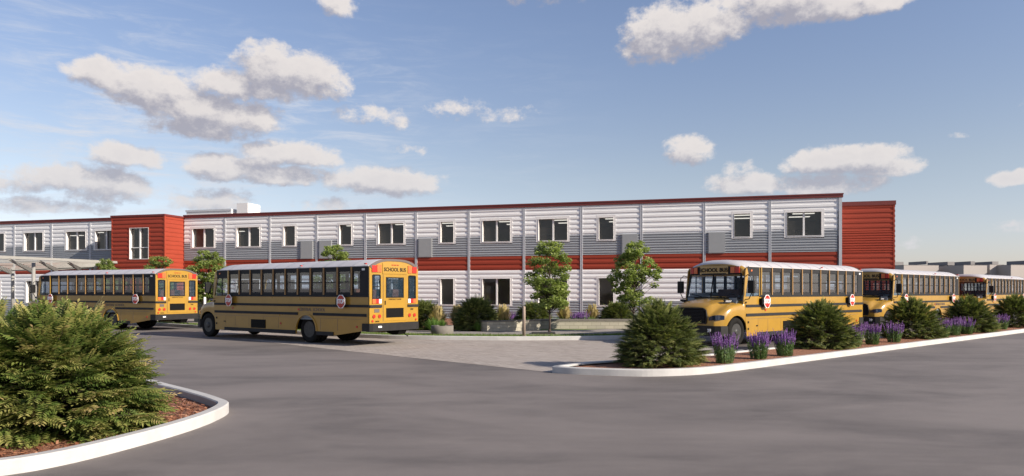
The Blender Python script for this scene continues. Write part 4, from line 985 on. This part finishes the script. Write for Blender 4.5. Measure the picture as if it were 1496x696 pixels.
# ---- trees
def make_tree(seed, h=3.78, rad=1.05, zc=1.05):
    rnd = random.Random(seed); t = MB()
    pts = [(0, 0, 0), (.01, .01, .5), (-.01, .015, 1.1), (.015, 0, 1.8), (0, -.01, 2.6), (.01, .0, h-.3)]
    t.tube(pts, [.055, .042, .036, .028, .018, .006], 9)
    t.tube([(0, 0, -.02), (0, 0, .05), (0, 0, .16)], [.10, .075, .05], 9)
    c = MB()
    clumps = []
    k = 0
    while len(clumps) < 84 and k < 9000:
        k += 1; q = rnd.random(); z = zc+(h-zc)*q
        qs = [.42, .80, .98, 1.02, .92, .72, .30]; qi = min(5, int(q*6)); r_max = rad*(qs[qi]+(qs[qi+1]-qs[qi])*(q*6-qi))*(1+.10*math.sin(seed+13*q))
        th = rnd.random()*2*PI; r_ = r_max*math.sqrt(rnd.random())*.92
        p = Vector((r_*math.cos(th), r_*math.sin(th), z))
        if all((p-o).length > .255 for o, _ in clumps): clumps.append((p, rnd.uniform(.15, .29)))
    for p, r_ in clumps:
        b0 = Vector((0, 0, max(.8, p.z-.25-.6*math.hypot(p.x, p.y)))); t.tube([b0, b0.lerp(p, .5)+Vector((0, 0, .03)), p], [.014, .009, .004], 5)
        tone = rnd.uniform(-.12, .12)
        for i in range(int(520*r_)):
            v = Vector((rnd.gauss(0, 1), rnd.gauss(0, 1), rnd.gauss(0, .8))); v = v.normalized()*(rnd.random()**.45)*r_; v.z *= .74
            q = p+v; s = rnd.uniform(.036, .062); nrm = Vector((rnd.uniform(-.8, .8), rnd.uniform(-.8, .8), 1)).normalized(); a = nrm.cross(Vector((rnd.uniform(-1, 1), rnd.uniform(-1, 1), .2))).normalized(); b_ = nrm.cross(a)
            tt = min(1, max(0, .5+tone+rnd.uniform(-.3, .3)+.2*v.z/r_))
            c.poly([q-a*s, q-a*s*.2+b_*s*.85-nrm*s*.15, q+a*s*1.1, q-a*s*.1-b_*s*.85-nrm*s*.15], 0, tt)
    return t.mesh('trunk', M['bark']), c.mesh('crown', M['leaf'], tint=True)
tk = [make_tree(s) for s in (1, 7)]
GT = 'young trees along the sidewalk'
for (px, Y, k, rz, s, l) in ((803, 29.8, 0, 0, 1.0, 'slim young tree with dark trunk rising from a black grate by the kerb'), (926, 30.2, 1, 1.2, 1.02, 'slim young tree beside the nose of the bus marked 309'),
                           (488, 32.4, 0, 2.2, 1.0, 'young tree with only its top showing above the nearest left bus'), (305, 38.0, 1, 3.3, 1.04, 'young tree between the two left buses'),
                           (233, 41, 0, 4.0, .98, 'young tree top in front of the red tower corner'), (157, 45.5, 1, 5.0, 1.0, 'young tree top beside the end of the pale canopy')):
    e = empty('young_tree', ((px-CX)/F*Y, Y, .145), rz, l, 'tree', GT); e.scale = (s, s, s)
    for nm, me in (('trunk', tk[k][0]), ('crown', tk[k][1])):
        o = bpy.data.objects.new(nm, me); col.objects.link(o); o.parent = e
x, y = (793.5-CX)/F*29.4, 29.2
mb = MB(); mb.box(x-.48, x+.48, y-.35, y+.35, .147, .205); 
tag(mb.build('tree_grate', M['darkmetal']), 'flat black square grate around the base of the slim tree', 'tree grate')
# ---- lavender clumps
def lavender(seed, n=95, h=.62):
    rnd = random.Random(seed); mb = MB()
    for i in range(n):
        th = rnd.random()*2*PI; lean = rnd.random()**.8*.30; b0 = Vector((math.cos(th)*.20*rnd.random()**.5, math.sin(th)*.20*rnd.random()**.5, 0))
        hh = h*rnd.uniform(.72, 1.15); d = Vector((math.cos(th)*lean, math.sin(th)*lean, 1)).normalized(); L_ = hh
        for k in range(17):       # narrow leaves on the lower half
            c = b0+d*L_*.66*(k+.5)/17; a = rnd.random()*2*PI; o = (Vector((math.cos(a), math.sin(a), .9))).normalized()*rnd.uniform(.05, .085); w = Vector((-math.sin(a), math.cos(a), 0))*.009
            mb.poly([c-w, c+w, c+o+w*.3, c+o-w*.3], 0, rnd.uniform(0, .42))
        w = Vector((.004, 0, 0)); top = b0+d*L_; mb.poly([b0-w, b0+w, top], 0, .3)
        if i % 2 == 0 or rnd.random() < .35:
            top = b0+d*L_
            for k in range(13):
                c = b0+d*(L_*(.66+.36*(k/12))); a = rnd.random()*2*PI; s = .019*(1.15-.5*k/12)
                ax = Vector((math.cos(a), math.sin(a), .5)).normalized()*s*1.3; w = Vector((-math.sin(a), math.cos(a), 0))*s*.75; z = Vector((0, 0, s*1.2))
                mb.poly([c-w, c+ax, c+w+z*.2, c+z*1.2], 0, rnd.uniform(.55, 1)); mb.poly([c-ax*.6, c+w, c+z*1.4], 0, rnd.uniform(.55, 1))
    return mb.mesh('lavender_plant', M['lav'], tint=True)
lv = [lavender(1), lavender(2), lavender(5)]
GL = 'purple flowering clumps in the right island'
LV = [(1058, 531, 'purple flower clump beside the tip shrub of the right island'), (1107.8, 525, 'purple flower clump in front of the front wheel of bus 309'), (1146.7, 520.5, 'purple flower clump just left of the shrub before bus 309'),
      (1247, 507.5, 'purple flower clump tucked against the right side of the shrub before bus 309'), (1274, 504, 'purple flower clump in the middle of three below the second bus nose'), (1306, 500.8, 'purple flower clump just left of the shrub before the second bus nose'),
      (1377, 493.2, 'purple flower clump hugging the right side of the shrub before the second bus nose'), (1394, 491, 'purple flower clump in the middle of three by the second bus wheel'), (1412, 489.2, 'purple flower clump just left of the fourth island shrub'),
      (1448, 484, 'purple flower clump hugging the right side of the fourth island shrub'), (1464, 482.2, 'purple flower clump left of the shrub at the right frame edge')]
for i, (px, py, l) in enumerate(LV):
    x, y = G(px, py-1.2, .13); place(lv[i % 3], 'lavender_plant', (x, y, .11), i*1.3, 1.06, l, 'flowers', GL)
# ---- ornamental grasses along the wall
def ograss(seed, n=520, h=.8, plume=True, rad=.28, lo=0., hi=.4):
    rnd = random.Random(seed); mb = MB()
    for i in range(n):
        th = rnd.random()*2*PI; b0 = Vector((math.cos(th)*.12*rnd.random(), math.sin(th)*.12*rnd.random(), 0)); hh = h*rnd.uniform(.45, 1.05); u_ = rnd.random(); hh = h*(1.08-.45*u_**1.5)*rnd.uniform(.6, 1.08); out = rad*(u_*1.0+.12)*rnd.uniform(.6, 1.2)
        pl = plume and hh > h*.62; p0 = b0; w = Vector((-math.sin(th), math.cos(th), 0))*.008; pts = []
        for k in range(5):
            f = k/4; pts.append(b0+Vector((math.cos(th)*out*f**1.5, math.sin(th)*out*f**1.5, hh*(f-.12*f*f*(0 if pl else 1.5)))))
        for k in range(4):
            ww = w*(1-.2*k); tt = rnd.uniform(.62, 1) if (pl and k > 1) else rnd.uniform(lo, hi)
            if pl and k > 1: ww = w*1.9
            mb.poly([pts[k]-ww, pts[k]+ww, pts[k+1]+ww*.7, pts[k+1]-ww*.7], 0, tt)
    return mb.mesh('ornamental_grass', M['ograss'], tint=True)
og = ograss(3); og2 = ograss(9, 300, .5, False, .34)
PG = 'tan plumed grasses along the school wall'
for (px, Y, l) in ((640, 31.5, 'tan plumed grass behind the round concrete pot'), (668, 32.8, 'tan plumed grass left of the rounded bush under the single window'), (735, 33.6, 'tan plumed grass right of the rounded bush by the block wall'),
                   (825, 35.2, 'tan plumed grass left of the wall joint behind the young tree'), (865, 35.2, 'tan plumed grass right of the wall joint, left of the bush')):
    place(og, 'ornamental_grass', ((px-CX)/F*Y, Y, .17), px, 1.3, l, 'ornamental grass', PG, 1.25)
for (px, Y, s, l) in ((634, 30.6, 1.4, 'fresh green leafy clump right behind the round concrete pot'), (699, 31.0, 1.0, 'low green clump at the left end of the block wall'), (768, 34.0, 1.1, 'low green clump behind the wooden post'),
                     (813, 34.2, 1.1, 'low green clump right of the young tree trunk'), (866, 34.1, 1.2, 'low green clump under the tan grass nearest the second tree')):
    place(og2, 'ornamental_grass', ((px-CX)/F*Y, Y, .17), px, s, l, 'green plant', 'low green clumps along the school wall')
for (px, Y, l) in ((686+60, 34.5, 'purple flower clump behind the corner of the low block wall'), (842, 34.4, 'purple flower clump by the wall joint, left of two'), (852, 34.6, 'purple flower clump by the wall joint, right of two')):
    place(lv[1], 'lavender_plant', ((px-CX)/F*Y, Y, .17), px, 1.1, l, 'flowers', 'purple flower clumps along the school wall')
# ---- low block walls, pot, post
def lowwall(name, line, w, z0, z1, capz, label):
    mb = MB(); 
    off_ = offset(line, w)
    n = len(line)
    def ext(a, b, za, zb, m):
        k = len(mb.v); mb.v += [(x, y, za) for x, y in a]+[(x, y, za) for x, y in b]+[(x, y, zb) for x, y in a]+[(x, y, zb) for x, y in b]
        for i in range(n-1):
            mb.face((k+i, k+i+1, k+2*n+i+1, k+2*n+i), m); mb.face((k+n+i, k+3*n+i, k+3*n+i+1, k+n+i+1), m); mb.face((k+2*n+i, k+2*n+i+1, k+3*n+i+1, k+3*n+i), m); mb.face((k+i, k+n+i, k+n+i+1, k+i+1), m)
        for i in (0, n-1): mb.face((k+i, k+n+i, k+3*n+i, k+2*n+i), m)
    ext(line, off_, z0, z1-capz, 0); o1 = offset(line, -.025); o2 = offset(line, w+.02); ext(o1, o2, z1-capz+.001, z1, 1)
    o = mb.build(name, [M['block'], M['pot']]); return tag(o, label, 'low wall')
lowwall('block_wall', [(-1.62, 31.3), (-1.07, 30.5), (-.2, 30.95), (1.28, 31.95)], .28, .13, .62, .05, 'short pale block wall with shrub shadows left of the long wall')
lowwall('block_wall', [(1.36, 32.6), (1.37, 33.0), (5.6, 33.05), (9.5, 33.6)], .28, .13, .60, .09, 'long low block wall with a thick cap behind the young trees')
lowwall('block_wall', [(-18.6, 41.4), (-17.3, 40.0), (-15.6, 39.2)], .3, .13, 1.25, .05, 'pale block wall between the two left buses')
x, y = G(644.5, 489.5, .15); mb = MB(); y += .45; mb.lathe((x, y, .145), [(.43, 0), (.455, .10), (.455, .36), (.40, .36), (.40, .30), (.05, .30)], 36)
tag(mb.build('plant_pot', M['pot']), 'round grey concrete plant pot standing by the kerb', 'plant pot')
place(og2, 'ornamental_grass', (x, y, .42), .5, .75, 'bright green plant growing in the round concrete pot', 'green plant')
x, y = G(765.4, 491, .15); mb = MB(); mb.tube([(x, y, .14), (x, y, 1.28), (x, y, 1.31)], [.066, .062, .045], 12); mb.tube([(x, y, .145), (x, y, .17)], .10, 12)
tag(mb.build('wooden_post', M['wood']), 'upright round weathered post at the kerb left of the slim tree', 'post')
# small white post by the left bus
p = at(299, 447, 36.5); mb = MB(); mb.tube([(p.x, p.y, .14), (p.x, p.y, 1.55), (p.x, p.y, 1.6)], [.07, .07, .05], 10); tag(mb.build('bollard', M['frame']), 'short white post showing just ahead of the nearest left bus', 'bollard')
# ---- distant pale warehouses
farb = [(1296, 1313.5, 387.5, 165, 0), (1318, 1374, 388, 150, 9), (1379, 1389, 386.6, 158, 3), (1406, 1444, 388, 146, 15), (1444.8, 1468, 387.2, 147, 1), (1475, 1510, 387.6, 144, 7), (1520, 1600, 386, 144, 8)]
names_ = ['small pale grey warehouse just right of the red end block', 'wide pale warehouse above the roof of the second bus', 'narrow pale warehouse between two shaded gaps', 'wide pale warehouse above the nose of the farthest bus', 'pale warehouse right of a thin vertical joint', 'pale warehouse at the right frame edge', 'pale warehouse beyond the right frame edge']
for i, (a, b, t, Y, sh) in enumerate(farb):
    zt = EYE+(HZ-t)/F*Y; xa, xb = (a-CX)/F*Y, (b-CX)/F*Y; dep = 26
    e = empty('warehouse', ((xa+xb)/2, Y, 0), R(8), names_[i], 'warehouse', 'pale warehouses on the horizon')
    w = (xb-xa)/2
    mb = MB(); mb.box(-w, w, 0, dep, 0, zt); mb.build('wall', M['far'], e)
    mb = MB(); mb.box(-w-.03, w+.03, -.03, dep+.03, zt+.001, zt+.08); mb.box(-w*.5, w*.1, 6, 12, zt+.251, zt+1.0); mb.build('roof', M['farroof'], e)
    mb = MB()
    for k in range(3): mb.box(-w*.7+k*w*.5, -w*.7+k*w*.5+w*.3, -.12, -.001, 0, 3.6)
    mb.build('loading_door', M['farroof'], e)
# hedge line at the far left behind the school wing is hidden; low hills keep the horizon closed
mb = MB(); n = 60
for i in range(n+1):
    x = -1400+2800*i/n; h = 3+5*abs(noise.noise((i*.35, 0, 0))); mb.v += [(x, 1200, -1), (x, 1200+60, h), (x, 1500, h*1.2)]
for i in range(n):
    for k in (0, 1): mb.face((3*i+k, 3*i+3+k, 3*i+4+k, 3*i+1+k), smooth=True)
tag(mb.build('hills', M['earth'], fix=False), None, None, kind='structure')
